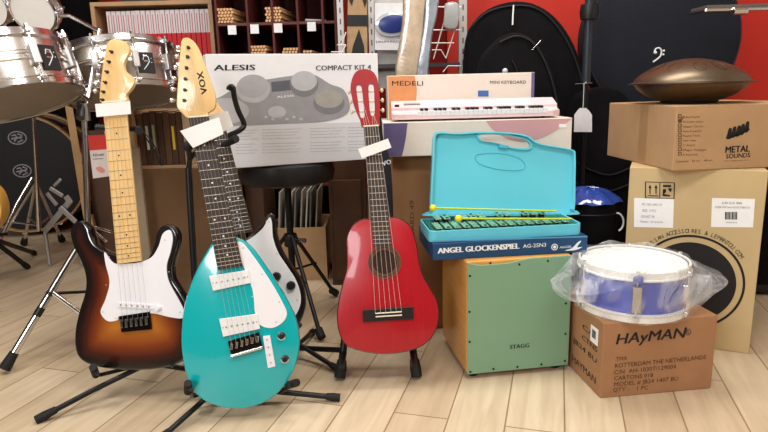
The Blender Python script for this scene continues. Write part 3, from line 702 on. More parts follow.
# burst attribute: distance to the outline on a fine face mesh
def dist_poly(p, poly):
    best = 9
    for i in range(len(poly)):
        a, b_ = V(poly[i-1]), V(poly[i]); ab = b_-a; t = max(0, min(1, (p-a).dot(ab)/max(ab.length_squared, 1e-12))); best = min(best, (p-a-ab*t).length)
    return best
def in_poly(p, poly):
    c = False; j = len(poly)-1
    for i in range(len(poly)):
        if (poly[i][1] > p[1]) != (poly[j][1] > p[1]) and p[0] < (poly[j][0]-poly[i][0])*(p[1]-poly[i][1])/(poly[j][1]-poly[i][1])+poly[i][0]: c = not c
        j = i
    return c
def burst_face(outl, y, inset):
    xs = [p[0] for p in outl]; zs = [p[1] for p in outl]; pts = []; m_ = len(outl)
    o = outl if sum(outl[i-1][0]*outl[i][1]-outl[i][0]*outl[i-1][1] for i in range(m_)) > 0 else outl[::-1]
    for i in range(m_):
        t = (V(o[(i+1) % m_])-V(o[i-1])).normalized(); pts.append(V(o[i])+V((-t.y, t.x))*inset)
    rim = [tuple(p) for p in pts]; k = .009; z = min(zs)
    while z < max(zs):
        x = min(xs)
        while x < max(xs):
            if in_poly((x, z), rim) and dist_poly(V((x, z)), rim) > k*.5: pts.append(V((x, z)))
            x += k
        z += k
    v, e, f, a1, a2, a3 = delaunay_2d_cdt(pts, [(i, (i+1) % m_) for i in range(m_)], [], 0, 1e-6)
    mb = MB(); mb.v = [V((p.x, y, p.y)) for p in v]
    for t in f:
        c = sum((v[i] for i in t), V((0, 0)))/len(t)
        if in_poly(c, rim): mb.f.append(list(t))
    return mb, [dist_poly(p, o) for p in v]
fm, dist = burst_face(bo2, -.0002, .005)
me = bpy.data.meshes.new('finish'); me.from_pydata([tuple(q) for q in fm.v], [], fm.f); me.materials.append(sb)
a_ = me.attributes.new('edge_distance', 'FLOAT', 'POINT')
for i, dv in enumerate(dist): a_.data[i].value = min(1, dv/.125)
fo = bpy.data.objects.new('finish', me); sc.collection.objects.link(fo); fo.parent = body; fo['label'] = 'sunburst top face, amber fading to black'
pg = smooth_closed(trace(st, [(105, 252), (114, 263), (128, 263.5), (141, 262), (152, 257), (159, 246), (163, 234), (170, 230), (173, 238), (171, 251), (167, 266), (169, 281), (178, 298), (184, 310), (183, 318), (170, 317), (150, 313), (121, 316), (118, 320), (108, 321), (101, 312), (106, 299), (110, 282), (106, 264)], -.001), 4)
pgo = MB().slab(pg, -.0035, -.0004, .0004).build('pickguard', pickw, st)
for p in [(106, 285), (103, 312), (169, 272), (180, 312), (109, 257), (165, 240), (150, 311), (116, 318)]: disc(st, p, .0022, [(1, 0), (.7, .0008), (0, .001)], steel, 'screw', -.0035, pgo, 10)
nk, N0, N1, B0, B1 = neck(st, (102.5, 103), (125, 101.5), (117, 264), (141.5, 261), maple, maple, mat('fret_dark', (150, 128, 96), .35, .6), -.010, .018, 20, (3, 5, 7, 9, 12, 15, 17, 19), ink, 1)
hd = smooth_closed(trace(st, [(102, 103.5), (100, 90), (102.5, 68), (106, 47), (109, 41), (114, 39), (121, 40), (127, 44), (129, 51), (126, 58), (123.5, 64), (125, 71), (131, 76), (134, 82), (130, 90), (126, 95), (125.5, 102)], -.004), 4)
MB().slab(hd, -.004, .010, .0015).build('headstock', maple, st, smooth=True)
electric_tuners(st, [((112, 52), (102, 48)), ((109.5, 62), (100, 57)), ((107.5, 72), (98.5, 65)), ((105.8, 82.5), (97.5, 74)), ((104, 92), (95.5, 83)), ((103, 100), (94.5, 90))], -1, -.004, .004)
q = trace(st, [(120, 316), (150, 311.5), (152, 329), (122.5, 332)], -.003)
br = MB().slab(q, -.009, -.001, .001).build('bridge', mat('bridge_dark', (60, 58, 60), .2, 1), st)
for i in range(6):
    a = lerp(q[0], q[1], (i+.5)/6); c = lerp(q[3], q[2], (i+.5)/6); a = lerp(a, c, .15); c = lerp(a, c, .75)
    MB().box(((a[0]+c[0])/2, -.0125, (a[1]+c[1])/2), (.0075, .006, .024), Matrix.Rotation(-atan2(c[0]-a[0], -(c[1]-a[1]))*0, 3, 'Y')).build('saddle', chrome, br, bevel=.001)
q2 = trace(st, [(118, 302), (154, 304.5), (154.5, 309), (118, 307)], -.004)
pk = MB().slab(q2, -.0075, -.0035, .001).build('pickup', pickw, st)
for i in range(6):
    a = lerp(lerp(q2[0], q2[3], .5), lerp(q2[1], q2[2], .5), (i+.6)/6.4); MB().lathe([(.0026, 0), (.0026, .0012), (1e-6, .0014)], 10, Matrix.Translation((a[0], -.0074, a[1])) @ rot90()).build('pole_piece', steel, pk)
disc(st, (158.5, 308), .0095, [(1.15, 0), (1, .004), (.8, .013), (0, .014)], whitep, 'control_knob', -.0035)
k0 = trace(st, [(123, 322)], -.016)[0]; k1_ = trace(st, [(148, 318)], -.016)[0]
strings(st, N0, N1, k0, k1_, -.0128, -.016, nickel)
tag_note('white price slip taped below the headstock of the sunburst guitar', [(95, 104), (130, 101), (131, 114), (96.5, 117)], 1.775)
# ---- teal teardrop electric
tl = gplane('electric_guitar', 'glossy turquoise teardrop electric guitar with a VOX headstock, foremost on its stand', (243, 408), 1.53, (188, 38), 1.74, radians(6))
bo = smooth_closed(trace(tl, [(222, 236), (212, 243), (204, 255), (196, 270), (189, 287), (183.5, 306), (181, 325), (180.5, 345), (183, 365), (189, 385), (200, 399), (217, 407), (237, 409.5), (257, 406), (275, 396), (289, 380), (297, 361), (299.5, 340), (296, 320), (288, 302), (277, 284), (264, 264), (252, 248), (240, 239)]), 6)
MB().slab(bo, 0, .036, .010).build('body', teal, tl, smooth=True)
pg = smooth_closed(trace(tl, [(237, 243), (243, 243), (252, 254), (262, 268), (273, 285), (283, 303), (287, 314), (282, 323), (271, 328), (259, 324), (255, 312), (254, 300), (252, 288), (246, 272), (240, 257)], -.001), 4)
pgo = MB().slab(pg, -.003, -.0004, .0004).build('pickguard', pickw, tl)
for p in [(243, 248), (262, 274), (279, 302), (276, 322), (252, 297), (248, 274)]: disc(tl, p, .0022, [(1, 0), (.7, .0008), (0, .001)], steel, 'screw', -.003, pgo, 10)
nk, N0, N1, B0, B1 = neck(tl, (188.5, 118), (208.5, 116.5), (217.5, 270), (242.5, 266), rosew, maple, fretm, -.011, .018, 22, (3, 5, 7, 9, 12, 15, 17, 19), whitep, 1)
hd = smooth_closed(trace(tl, [(190, 118.5), (182, 113), (177, 106.5), (177, 95), (178.5, 75), (180, 55), (181.5, 41), (185, 37.8), (190, 38.5), (196, 44), (201, 54), (207, 71), (212.5, 86), (215.5, 98), (214.5, 108), (208, 113), (208.5, 116.5)], -.004), 4)
hdo = MB().slab(hd, -.005, .010, .0015).build('headstock', maple, tl, smooth=True)
electric_tuners(tl, [((188.5, 47.7), (179, 46)), ((187.7, 57), (178, 55)), ((186.7, 68), (176.5, 66)), ((185.5, 79), (175, 77)), ((185, 90), (174, 88)), ((184.3, 100.5), (173, 99))], -1, -.005, .004)
mb = MB()
(ax, az), (bx, bz), (ux, uz) = trace(tl, [(207.5, 93), (202.5, 71), (201.5, 94.5)], -.0055); A = V((ax, az)); e = V((bx, bz))-A; u = V((ux, uz))-A
vs_, fs_, x0_, x1_ = text_mesh('VOX')
for dx in (-.02, .02): mb.add([((A+e*((v.x-x0_)/(x1_-x0_)+dx)+u*(v.y/.7)).x, -.0054, (A+e*((v.x-x0_)/(x1_-x0_)+dx)+u*(v.y/.7)).y) for v in vs_], fs_)
mb.build('lettering', ink, hdo, recalc=False)
def pickup(g, quad, y=-.002, h=.006):
    q = trace(g, quad, y-h); pk = MB().slab(q, y-h, y, .0015).build('pickup', whitep, g, bevel=.001)
    for i in range(6):
        a = lerp(lerp(q[0], q[3], .5), lerp(q[1], q[2], .5), .14+.72*i/5); MB().lathe([(.0026, 0), (.0026, .0012), (1e-6, .0014)], 10, Matrix.Translation((a[0], y-h+.0002, a[1])) @ rot90()).build('pole_piece', steel, pk)
    for t in (.05, .95):
        a = lerp(lerp(q[0], q[3], .5), lerp(q[1], q[2], .5), t); MB().lathe([(.0018, 0), (.0018, .001), (1e-6, .001)], 8, Matrix.Translation((a[0], y-h+.0002, a[1])) @ rot90()).build('screw', steel, pk)
pickup(tl, [(209, 276), (248, 270), (251, 283), (213, 291)]); pickup(tl, [(219, 319), (257, 314), (260, 329), (223, 337)])
q = trace(tl, [(228, 341), (259, 332), (263, 348), (232, 357)], -.003)
br = MB().slab(q, -.008, 0, .001).build('bridge', mat('bridge_dark', (60, 58, 60), .2, 1), tl)
for i in range(6):
    a = lerp(q[0], q[1], (i+.5)/6); c = lerp(q[3], q[2], (i+.5)/6); m_ = lerp(a, c, .35)
    MB().box((m_[0], -.012, m_[1]), (.0075, .006, .017), Matrix.Rotation(radians(14), 3, 'Y')).build('saddle', chrome, br, bevel=.001)
MB().tube([(lerp(q[3], q[2], 0)[0], -.012, q[3][1]+.004), (q[2][0], -.012, q[2][1]+.004)], .0045, 10).build('tailpiece_bar', chrome, br, smooth=True)
q3 = trace(tl, [(263, 336), (270, 335), (275.5, 366), (268, 368)], -.001)
sp = MB().slab(q3, -.0035, -.0004, .0004).build('switch_plate', pickw, tl)
for t in (.12, .36, .6, .85):
    a = lerp(lerp(q3[0], q3[1], .5), lerp(q3[3], q3[2], .5), t); MB().lathe([(.0022, 0), (.0022, .003), (1e-6, .003)], 10, Matrix.Translation((a[0], -.0034, a[1])) @ rot90()).build('switch_screw', steel, sp)
for p in ((281.5, 336), (285, 359)):
    k_ = disc(tl, p, .0105, [(1.15, -.001), (1.15, .001), (.9, .0015)], chrome, 'knob_washer', 0)
    disc(tl, p, .0085, [(1, 0), (1, .008), (.75, .013), (0, .0135)], blackp, 'control_knob', 0, k_)
k0, k1_ = trace(tl, [(232, 347), (256, 341)], -.016)
strings(tl, N0, N1, k0, k1_, -.0138, -.016, nickel, posts=[trace(tl, [p], -.009)[0] for p in [(184.3, 100.5), (185, 90), (185.5, 79), (186.7, 68), (187.7, 57), (188.5, 47.7)]])
tag_note('white price slip taped across the VOX guitar neck just below the headstock, front one', [(180, 131), (219, 117), (223.5, 134), (193, 148)], 1.655)
# ---- white/black electric behind the teal one
wg = gplane('electric_guitar', 'black-edged electric guitar with a large white pickguard, half hidden behind the turquoise one', (268, 345), 1.72, (203, 60), 1.93, radians(6))
bo = smooth_closed(trace(wg, [(246, 238), (238, 240), (228, 238), (219, 243), (214, 256), (213, 272), (211, 290), (206, 308), (206, 328), (216, 344), (240, 350), (270, 346), (292, 334), (303, 316), (305.5, 296), (300, 278), (290, 263), (282, 250), (277, 235), (276, 222), (272, 213.5), (267, 215), (261, 225), (254, 231)]), 5)
MB().slab(bo, 0, .036, .005).build('body', mat('black_gloss', (16, 16, 18), .15, coat=1), wg, smooth=True)
pg = smooth_closed(trace(wg, [(246, 241), (238, 243), (222, 246), (218, 262), (217, 290), (212, 310), (216, 332), (240, 338), (268, 334), (286, 326), (297, 313), (301, 299), (297, 282), (287, 266), (278, 252), (273, 237), (272, 223), (269.5, 217.5), (263, 228), (254, 236)], -.001), 4)
pgo = MB().slab(pg, -.0035, -.0004, .0004).build('pickguard', pickw, wg)
for p in [(277, 254), (297, 300), (292, 307), (269, 222)]: disc(wg, p, .0022, [(1, 0), (.7, .0008), (0, .001)], steel, 'screw', -.0035, pgo, 10)
for p in ((276.5, 276.5), (291, 285.5)):
    k_ = disc(wg, p, .0105, [(1.15, -.001), (1.15, .001), (.9, .0015)], chrome, 'knob_washer', -.0035)
    disc(wg, p, .014, [(1, 0), (1, .008), (.8, .014), (0, .0145)], blackp, 'control_knob', -.0035, k_)
nk, N0, N1, B0, B1 = neck(wg, (207, 124), (224, 122), (232, 235), (252.5, 231.5), rosew, maple, fretm, -.011, .018, 21, (3, 5, 7, 9, 12, 15, 17, 19), whitep, 1)
hd = smooth_closed(trace(wg, [(209, 124), (203, 116), (196, 95), (190, 72), (192, 62), (199, 62), (206, 76), (215, 98), (219, 106), (224, 112), (225, 122)], -.004), 4)
MB().slab(hd, -.004, .010, .0015).build('headstock', maple, wg, smooth=True)
k0, k1_ = trace(wg, [(240, 325), (262, 320)], -.014); strings(wg, N0, N1, k0, k1_, -.0138, -.014, nickel)
tag_note('white price slip behind the front slip, on the neck of the half-hidden white guitar', [(207, 115), (228, 111), (233, 126), (218, 135)], 1.80)
# ---- red classical
rg = gplane('classical_guitar', 'small red classical guitar standing on the floor stand left of the cajon', (390, 355), 1.70, (365, 70), 1.93, radians(2))
bo = smooth_closed(trace(rg, [(372, 219), (362, 219), (352, 226), (346.5, 238), (346.5, 252), (346.5, 268), (342.5, 284), (338.5, 302), (337, 320), (341, 338), (349, 347), (367, 352.5), (388, 354), (409, 351), (425, 344), (435, 332), (439, 316), (437, 301), (430, 288), (422.5, 274), (419, 260), (416.5, 244), (411, 227), (401, 219), (390, 217)]), 6)
MB().slab(bo, .0008, .076, .004).build('body', redg, rg, smooth=True)
def inset_out(o, d):
    m_ = len(o); o = o if sum(o[i-1][0]*o[i][1]-o[i][0]*o[i-1][1] for i in range(m_)) > 0 else o[::-1]; r_ = []
    for i in range(m_):
        t = (V(o[(i+1) % m_])-V(o[i-1])).normalized(); p = V(o[i])+V((-t.y, t.x))*d; r_.append((p.x, p.y))
    return r_
MB().tube([(p[0], .0015, p[1]) for p in inset_out(bo, .001)], .0016, 6, closed=True).build('binding', mat('dark_binding', (70, 12, 16), .35), rg, smooth=True)
c = trace(rg, [(384.5, 262)], 0)[0]; r1 = abs(trace(rg, [(401, 262)], 0)[0][0]-c[0])
MB().slab(circ(c, r1*.74, 40), -.0003, .0006).build('sound_hole', mat('hole_dark', (50, 28, 20), .9), rg)
ro = ring_slab(MB(), circ(c, r1*.76, 48), circ(c, r1*1.0, 48), -.0008, .0006).build('rosette', mat('rosette_dark', (56, 34, 30), .5, var=.3, scale=120), rg)
for k in (.76, .83, .93, 1.0): MB().tube([(p[0], -.0009, p[1]) for p in circ(c, r1*k, 48)], .0006, 5, closed=True).build('rosette_line', mat('rosette_gold', (150, 104, 72), .5), ro)
q = trace(rg, [(362.5, 310), (413, 306.5), (413.5, 319), (363, 322)], -.004)
br = MB().slab(q, -.007, .001, .0015).build('bridge', mat('bridge_black', (30, 22, 22), .4), rg)
qa = lerp(lerp(q[0], q[1], .25), lerp(q[3], q[2], .25), .35); qb = lerp(lerp(q[0], q[1], .77), lerp(q[3], q[2], .77), .35)
MB().tube([(qa[0], -.0085, qa[1]), (qb[0], -.0085, qb[1])], .0018, 8).build('saddle', mat('bone', (236, 228, 206), .4), br, smooth=True)
nk, N0, N1, B0, B1 = neck(rg, (363.5, 127), (379, 126), (373.5, 247), (391.5, 246.5), mat('fingerboard_brown', (58, 46, 44), .5), mat('neck_red', (120, 24, 26), .35, coat=.4), fretm, -.006, .019, 19, (), ink, 1)
hd = smooth_closed(trace(rg, [(363, 127), (360, 120), (355.5, 110), (352, 98), (350.5, 86), (353.5, 75), (358, 70.5), (365, 69), (372, 71), (377, 78), (379, 90), (380, 105), (379.5, 118), (378.5, 126)], -.002), 4)
sl = [smooth_closed(trace(rg, s_, -.002), 4) for s_ in ([(356.3, 87), (359, 84.5), (361.5, 87), (363, 100), (364.5, 115), (362.5, 118), (360, 115), (357.8, 100)], [(368.5, 86), (371, 83.5), (373.6, 86), (374.4, 100), (374.6, 113), (372.5, 116), (370.3, 113), (369, 100)])]
# headstock with two slots: two-hole plate
def plate_holes(outer, holes, ya, yb):
    pts = [V(p) for p in outer]; ed = [(i, (i+1) % len(outer)) for i in range(len(outer))]
    for h in holes:
        n_ = len(pts); pts += [V(p) for p in h]; ed += [(n_+i, n_+(i+1) % len(h)) for i in range(len(h))]
    v, e, f, a1, a2, a3 = delaunay_2d_cdt(pts, ed, [], 0, 1e-6); tris = []
    for t in f:
        cc_ = sum((v[i] for i in t), V((0, 0)))/len(t)
        if in_poly(cc_, outer) and not any(in_poly(cc_, h) for h in holes): tris.append(list(t))
    mb = MB(); N = len(v); mb.v = [V((p.x, ya, p.y)) for p in v]+[V((p.x, yb, p.y)) for p in v]; mb.f = tris+[[i+N for i in t[::-1]] for t in tris]; cnt = set()
    for t in tris:
        for a, b_ in zip(t, t[1:]+t[:1]): cnt.add((a, b_))
    for a, b_ in cnt:
        if (b_, a) not in cnt: mb.f.append([a, b_, b_+N, a+N])
    return mb
plate_holes(hd, sl, -.003, .013).build('headstock', mat('head_red', (158, 24, 34), .3, coat=.6), rg, bevel=.001)
cream = mat('roller_cream', (236, 226, 214), .4)
for side, xs_ in ((-1, (359.5, 361, 362.3)), (1, (371.3, 371.9, 372.4))):
    for k, yy in enumerate((91, 101, 111)):
        x, z = trace(rg, [(xs_[k], yy)], .004)[0]; 
        pgx = MB().tube([(x-side*.009, .005, z), (x+side*.030, .005, z)], .0022, 8).build('tuning_peg', chrome, rg, smooth=True)
        MB().tube([(x-.0085, .005, z), (x+.0085, .005, z)], .0042, 10).build('string_roller', cream, pgx, smooth=True)
        MB().ball((x+side*.033, .006, z), (.005, .0075)).build('peg_button', mat('peg_pearl', (214, 196, 170), .3), pgx, smooth=True)
nyl = mat('nylon_string', (222, 206, 190), .35)
strings(rg, N0, N1, qa, qb, -.0085, -.0105, nyl, .00042, .08, posts=[trace(rg, [p], 0)[0] for p in [(362.3, 111), (361, 101), (359.5, 91), (371.3, 91), (371.9, 101), (372.4, 111)]])
MB().tube([(qa[0], -.009, qa[1]-.01), (qb[0], -.009, qb[1]-.01)], .0022, 6).build('string_ties', nyl, br)
tag_note('white price slip on the neck of the red classical guitar', [(358, 149), (388, 138.5), (391.5, 147.5), (362, 158.5)], 1.835)
# ------------------------------------------------------------------ guitar stands
def limb(root, pts, r, name, m=blackm, foot=None, fr=.011):
    o = MB(True).tube(pts, r, 12).build(name, m, root, smooth=True)
    if foot is not None:
        p = V(pts[-1]); d = (p-V(pts[-2])).normalized(); MB(True).tube([p-d*foot, p-d*foot*.4, p+d*.006], [fr*.8, fr, fr*.95], 12).build('rubber_foot', rubber, o, smooth=True)
    return o
# stand of the sunburst
hub = PY(150, 371, 1.70); hub.z = max(.07, hub.z)
base = V((hub.x, hub.y, 0)); gs = thing('guitar_stand', 'black tripod guitar stand holding the sunburst guitar', 'guitar stand', Matrix.Translation(base))
hub = V((base.x, base.y, .10)); f1 = PZ(38, 419, .012)
limb(gs, [hub, f1.lerp(hub, .5)+V((0, 0, .003)), f1], .008, 'leg', foot=.05, fr=.013)
limb(gs, [hub, V((hub.x+.24, hub.y+.07, .012))], .008, 'leg', foot=.04, fr=.012)
limb(gs, [hub, V((hub.x-.02, hub.y+.27, .012))], .008, 'leg', foot=.04, fr=.012)
top = PY(117, 128, 1.86)
limb(gs, [hub+V((0, 0, -.02)), hub+V((0, .01, .02)), top+V((0, .02, 0))], .008, 'post')
limb(gs, [PY(96, 127, 1.86), top, PY(139, 129, 1.87)], .009, 'yoke')
limb(gs, [PY(139, 129, 1.87), PY(139, 131, 1.80)], [.010, .012], 'yoke_end', rubber)
limb(gs, [hub, PY(100, 375, 1.69), PY(96, 373, 1.60)], .006, 'cradle_arm'); limb(gs, [hub, PY(172, 366, 1.70), PY(172, 364, 1.62)], .006, 'cradle_arm')
limb(gs, [PY(96, 375, 1.64), PY(93, 367, 1.60)], [.011, .011], 'cradle_pad', rubber)
limb(gs, curve3([PY(141, 130, 1.85), PY(150, 139, 1.85), PY(158, 153, 1.85), PY(163, 163, 1.85), PY(160, 164, 1.85), PY(154, 150, 1.85), PY(146, 138, 1.85)]), .0022, 'strap_loop')
# stand of the teal one
hub = PY(214, 409, 1.60); base = V((hub.x, hub.y+.02, 0)); gs = thing('guitar_stand', 'black tripod guitar stand holding the turquoise teardrop guitar', 'guitar stand', Matrix.Translation(base))
hub = V((base.x, base.y, .045))
f = PZ(158, 441, .012); limb(gs, [hub, f], .008, 'leg', foot=.04, fr=.012)
f = PZ(338, 397.5, .012); limb(gs, [hub+V((0, .01, .01)), f], .008, 'leg', foot=.035, fr=.012)
limb(gs, [hub, V((hub.x+.02, hub.y+.28, .012))], .008, 'leg', foot=.04, fr=.012)
limb(gs, [hub, PY(206, 392, 1.66), PY(196, 300, 1.69), PY(190, 200, 1.745), PY(188.5, 168, 1.76)], .0095, 'post')
limb(gs, [PY(188.5, 172, 1.76), PY(190, 158, 1.755), PY(199, 150, 1.75), PY(216, 148, 1.76)], .008, 'yoke')
MB(True).ball(PY(188, 146, 1.70), .0155).build('yoke_end', rubber, gs, smooth=True)
limb(gs, [PY(190, 158, 1.755), PY(188, 148, 1.70)], .008, 'yoke_arm')
limb(gs, [hub, PY(192, 396, 1.60), PY(190, 388, 1.51)], .007, 'cradle_arm'); limb(gs, [hub, PY(280, 392, 1.62), PY(292, 385, 1.53)], .007, 'cradle_arm')
limb(gs, [PY(188, 392, 1.53), PY(188, 383, 1.51)], .011, 'cradle_pad', rubber); limb(gs, [PY(288, 385.5, 1.56), PY(297, 382.5, 1.53)], .011, 'cradle_pad', rubber)
limb(gs, [hub+V((.0, -.01, -.02)), hub+V((.008, -.04, -.012))], .010, 'locking_knob', rubber)
# stand of the white one behind: hooked neck support
hub = V((-.30, 1.90, .06)); base = V((hub.x, hub.y, 0)); gs = thing('guitar_stand', 'black guitar stand with a hooked neck support beside the ALESIS carton', 'guitar stand', Matrix.Translation(base))
limb(gs, curve3([PY(228.5, 90, 1.9), PY(230, 87, 1.9), PY(233, 88, 1.9), PY(234.5, 98, 1.9), PY(238, 110, 1.91), PY(244, 124, 1.92), PY(240, 130, 1.91), PY(228, 136, 1.90)]), .0085, 'neck_hook')
limb(gs, [PY(214, 147, 1.87), PY(226, 144, 1.86), PY(236, 138.5, 1.83)], [.008, .010, .013], 'yoke', rubber)
limb(gs, [PY(228, 136, 1.90), PY(220, 150, 1.94), PY(240, 250, 1.93), hub], .0085, 'post')
limb(gs, [hub, V((-.16, 1.80, .012))], .008, 'leg', foot=.035, fr=.012); limb(gs, [hub, V((-.52, 1.86, .012))], .008, 'leg', foot=.035, fr=.012); limb(gs, [hub, V((-.28, 2.12, .012))], .008, 'leg', foot=.035, fr=.012)
limb(gs, [hub+V((0, 0, .06)), PY(246, 352, 1.80), PY(246, 350, 1.70)], .007, 'cradle_arm'); limb(gs, [hub+V((0, 0, .06)), PY(296, 330, 1.80), PY(300, 325, 1.71)], .007, 'cradle_arm')
# stand of the red one
base = V((-.02, 1.84, 0)); gs = thing('guitar_stand', 'low black A-frame stand under the red classical guitar', 'guitar stand', Matrix.Translation(base))
for fx, fy, hx in ((340, 376, 349), (416.5, 375, 407)):
    a = PZ(fx, fy, .012); limb(gs, [PY(hx, 300, 1.86), PY((hx+fx)/2, 340, 1.80), a], [.010, .012, .012], 'leg', foot=.05, fr=.0185)
    b_ = PY(fx+(4 if fx < 380 else -4), 353, 1.78); limb(gs, [PY((hx+fx)/2, 345, 1.80), b_ + V((0, 0, .0)), V((b_.x, 1.675, b_.z+.004))], .009, 'cradle_arm')
limb(gs, [PY(349, 300, 1.86), PY(407, 299, 1.86)], .010, 'cross_bar')
limb(gs, [PY(297, 348, 1.93), PY(341, 350, 1.83)], .009, 'side_leg')
# ------------------------------------------------------------------ ALESIS carton and stool
P0 = PY(215, 170, 2.06); P1 = PY(380.5, 158, 2.28); zA = (P0.z+P1.z)/2; P0.z = P1.z = zA
al = carton('drum_pad_carton', 'large white carton reading ALESIS COMPACT KIT 4, lying on the black stool', 'box', P0, P1, .386, .13, mat('white_card', (232, 232, 236), .5, var=.015), bevel=.002, seam=False)
text(al, [('ALESIS', (214, 70.5), (255, 70), 5.6)], ink, shear=.12, bold=.008, y=-.0016)
text(al, [('COMPACT KIT 4', (316, 70.5), (371, 69.5), 5)], mat('dark_grey_ink', (74, 72, 76), .6), bold=.003, y=-.0016)
g1 = mat('pad_print_grey', (150, 150, 154), .5); g2 = mat('pad_print_light', (182, 182, 186), .5); g3 = mat('pad_print_dark', (122, 122, 128), .5); band = mat('print_band', (208, 208, 212), .5, var=.01)
clean(al)
decal(al, [(206, 126), (388, 121.5), (388, 157.6), (200, 170)], band, 'printed_band', y=-.0006)
def blob(pts, m, y, name='printed_picture', n=4): return decal(al, pts, m, name, y=y, th=.0003, smoothn=n)
kitp = blob([(200, 118), (205, 104), (222, 96), (242, 84), (270, 79), (290, 76), (312, 74), (330, 84), (344, 90), (350, 106), (344, 116), (322, 122), (285, 124), (240, 126), (205, 126)], g1, -.0009)
for c, rx, ry, m, y in (((226, 111), 23, 13, g2, -.0013), ((253, 89), 17, 14, g2, -.0013), ((253, 86), 15.5, 11.5, mat('pad_print_mid', (168, 168, 172), .5), -.0016), ((304, 84), 14.5, 13, g3, -.0013), ((304, 81), 13, 10, g2, -.0016), ((329, 103), 15.5, 11.5, g3, -.0013), ((329, 99), 14, 9, mat('pad_print_warm', (160, 158, 150), .5), -.0016), ((277, 112), 9, 6, g2, -.0013)):
    blob([(c[0]+rx*cos(2*pi*k/14), c[1]-ry*sin(2*pi*k/14)) for k in range(14)], m, y, n=3)
blob([(271, 82), (290, 80), (291, 90), (272, 92)], mat('screen_print', (96, 98, 108), .4), -.0013, n=1)
for i in range(6): blob([(266+i*7+1.8*cos(2*pi*k/8), 117+(i % 2)*2-1.4*sin(2*pi*k/8)) for k in range(8)], g2, -.0013, n=1)
text(al, [('ALESIS', (277, 98), (294, 96.5), 2)], white, y=-.0018)
rows = []
for cx0, cx1 in ((236, 258), (262, 302), (310, 345), (348, 374)):
    for i in range(8):
        y = 131 + i*3.0 - (cx0-236)*.025 + (2 if i > 3 else 0)
        rows.append((('The sound of modern percussion in one compact tabletop kit' if cx1-cx0 > 30 else 'Seventy drum sounds built in')[:max(10, (60 if i % 3 else 40))], (cx0, y), (cx1-(i % 3)*3, y-(cx1-cx0)*.03), 1.1))
text(al, rows, greyink, y=-.0012, name='small_print')
# stool
c = PY(287, 178, 2.30); ztop = zA-.001
sx, sy = c.x-.0, 2.30
stl = thing('drum_stool', 'round black drum stool under the ALESIS carton', 'stool', T(sx, sy, 0))
MB().lathe([(1e-6, ztop-.085), (.15, ztop-.085), (.178, ztop-.075), (.186, ztop-.04), (.178, ztop-.008), (.15, ztop-.0005), (1e-6, ztop-.0005)], 48).build('seat_cushion', mat('black_vinyl', (24, 23, 25), .45), stl, smooth=True)
MB().tube([(0, 0, .2), (0, 0, ztop-.08)], .013, 14).build('post', blackm, stl, smooth=True)
MB().lathe([(.024, .30), (.026, .305), (.026, .345), (.024, .35)], 16).build('collar', blackp, stl, smooth=True)
MB().tube([(.02, 0, .325), (.06, -.02, .325)], [.006, .01], 10).build('wing_knob', chrome, stl, smooth=True)
for a in (-62, 58, 178):
    a = radians(a); e = V((.27*cos(a), .27*sin(a), .018))
    lg = MB().tube([(0.02*cos(a), .02*sin(a), .34), e], .0085, 10).build('leg', blackm, stl, smooth=True)
    MB().tube([(.01*cos(a), .01*sin(a), .2), (.15*cos(a), .15*sin(a), .19)], .005, 8).build('brace', blackm, lg, smooth=True)
    MB().tube([e+V((-.02*cos(a), -.02*sin(a), .02)), e+V((.012*cos(a), .012*sin(a), -.002))], .016, 12).build('rubber_foot', rubber, lg, smooth=True)
# gig bag sliver behind the red neck
gbm = Matrix.Translation((PY(384, 200, 2.03).x, 2.03, 0)); sb2 = thing('gig_bag', 'narrow black gig bag standing between the red guitar neck and the plain carton', 'gig bag', gbm)
z0 = PY(384, 118, 2.03).z
MB().slab(smooth_closed([(-.028, .01), (.028, .01), (.031, .3), (.027, z0-.17), (.004, z0-.08), (-.002, z0), (-.024, z0), (-.03, .4)], 4), 0, .045, .008).build('bag_body', mat('black_nylon', (22, 24, 34), .6), sb2, smooth=True)
text(sb2, [('VO', (383, 166), (391.5, 163.5), 4.5)], wink, bold=.02)
# ------------------------------------------------------------------ bookcase of red files
def rbox(px0, px1, py0, py1, Ya, Yb): # box from a pixel rectangle at its front depth
    a = PY(px0, (py0+py1)/2, Ya); b_ = PY(px1, (py0+py1)/2, Ya); t = PY((px0+px1)/2, py0, Ya).z; d = PY((px0+px1)/2, py1, Ya).z
    return (a.x, Ya, d), (b_.x, Yb, t)
YB1 = 3.4
lo_, hi_ = rbox(93, 214, 5, 60, YB1, YB1+.3); bx0, bx1, ztp = lo_[0], hi_[0], hi_[2]
bk = thing('bookcase', 'light wooden bookcase holding red and white files at the back', 'bookcase', T(bx0, YB1, 0)); bw = bx1-bx0
zsh = PY(160, 70, YB1).z
MB().b3((0, 0, 0), (.022, .3, ztp)).build('side_panel', tan, bk, bevel=.002); MB().b3((bw-.022, 0, 0), (bw, .3, ztp)).build('side_panel', tan, bk, bevel=.002)
MB().b3((0, 0, ztp), (bw, .3, ztp+.022)).build('top_board', tan, bk, bevel=.002)
MB().b3((.022, .29, .02), (bw-.022, .3, ztp)).build('back_panel', mat('back_board', (120, 96, 74), .7), bk)
for z in (.06, .40, .72, zsh-.02): MB().b3((.022, 0.004, z-.02), (bw-.022, .289, z)).build('shelf', tan, bk, bevel=.001)
fw = (bw-.044-.05)/21; fz = PY(160, 9, YB1).z; zr0 = PY(160, 33, YB1).z
whf = mat('file_white', (226, 214, 218), .6, var=.05, scale=20)
first = None
random.seed(5)
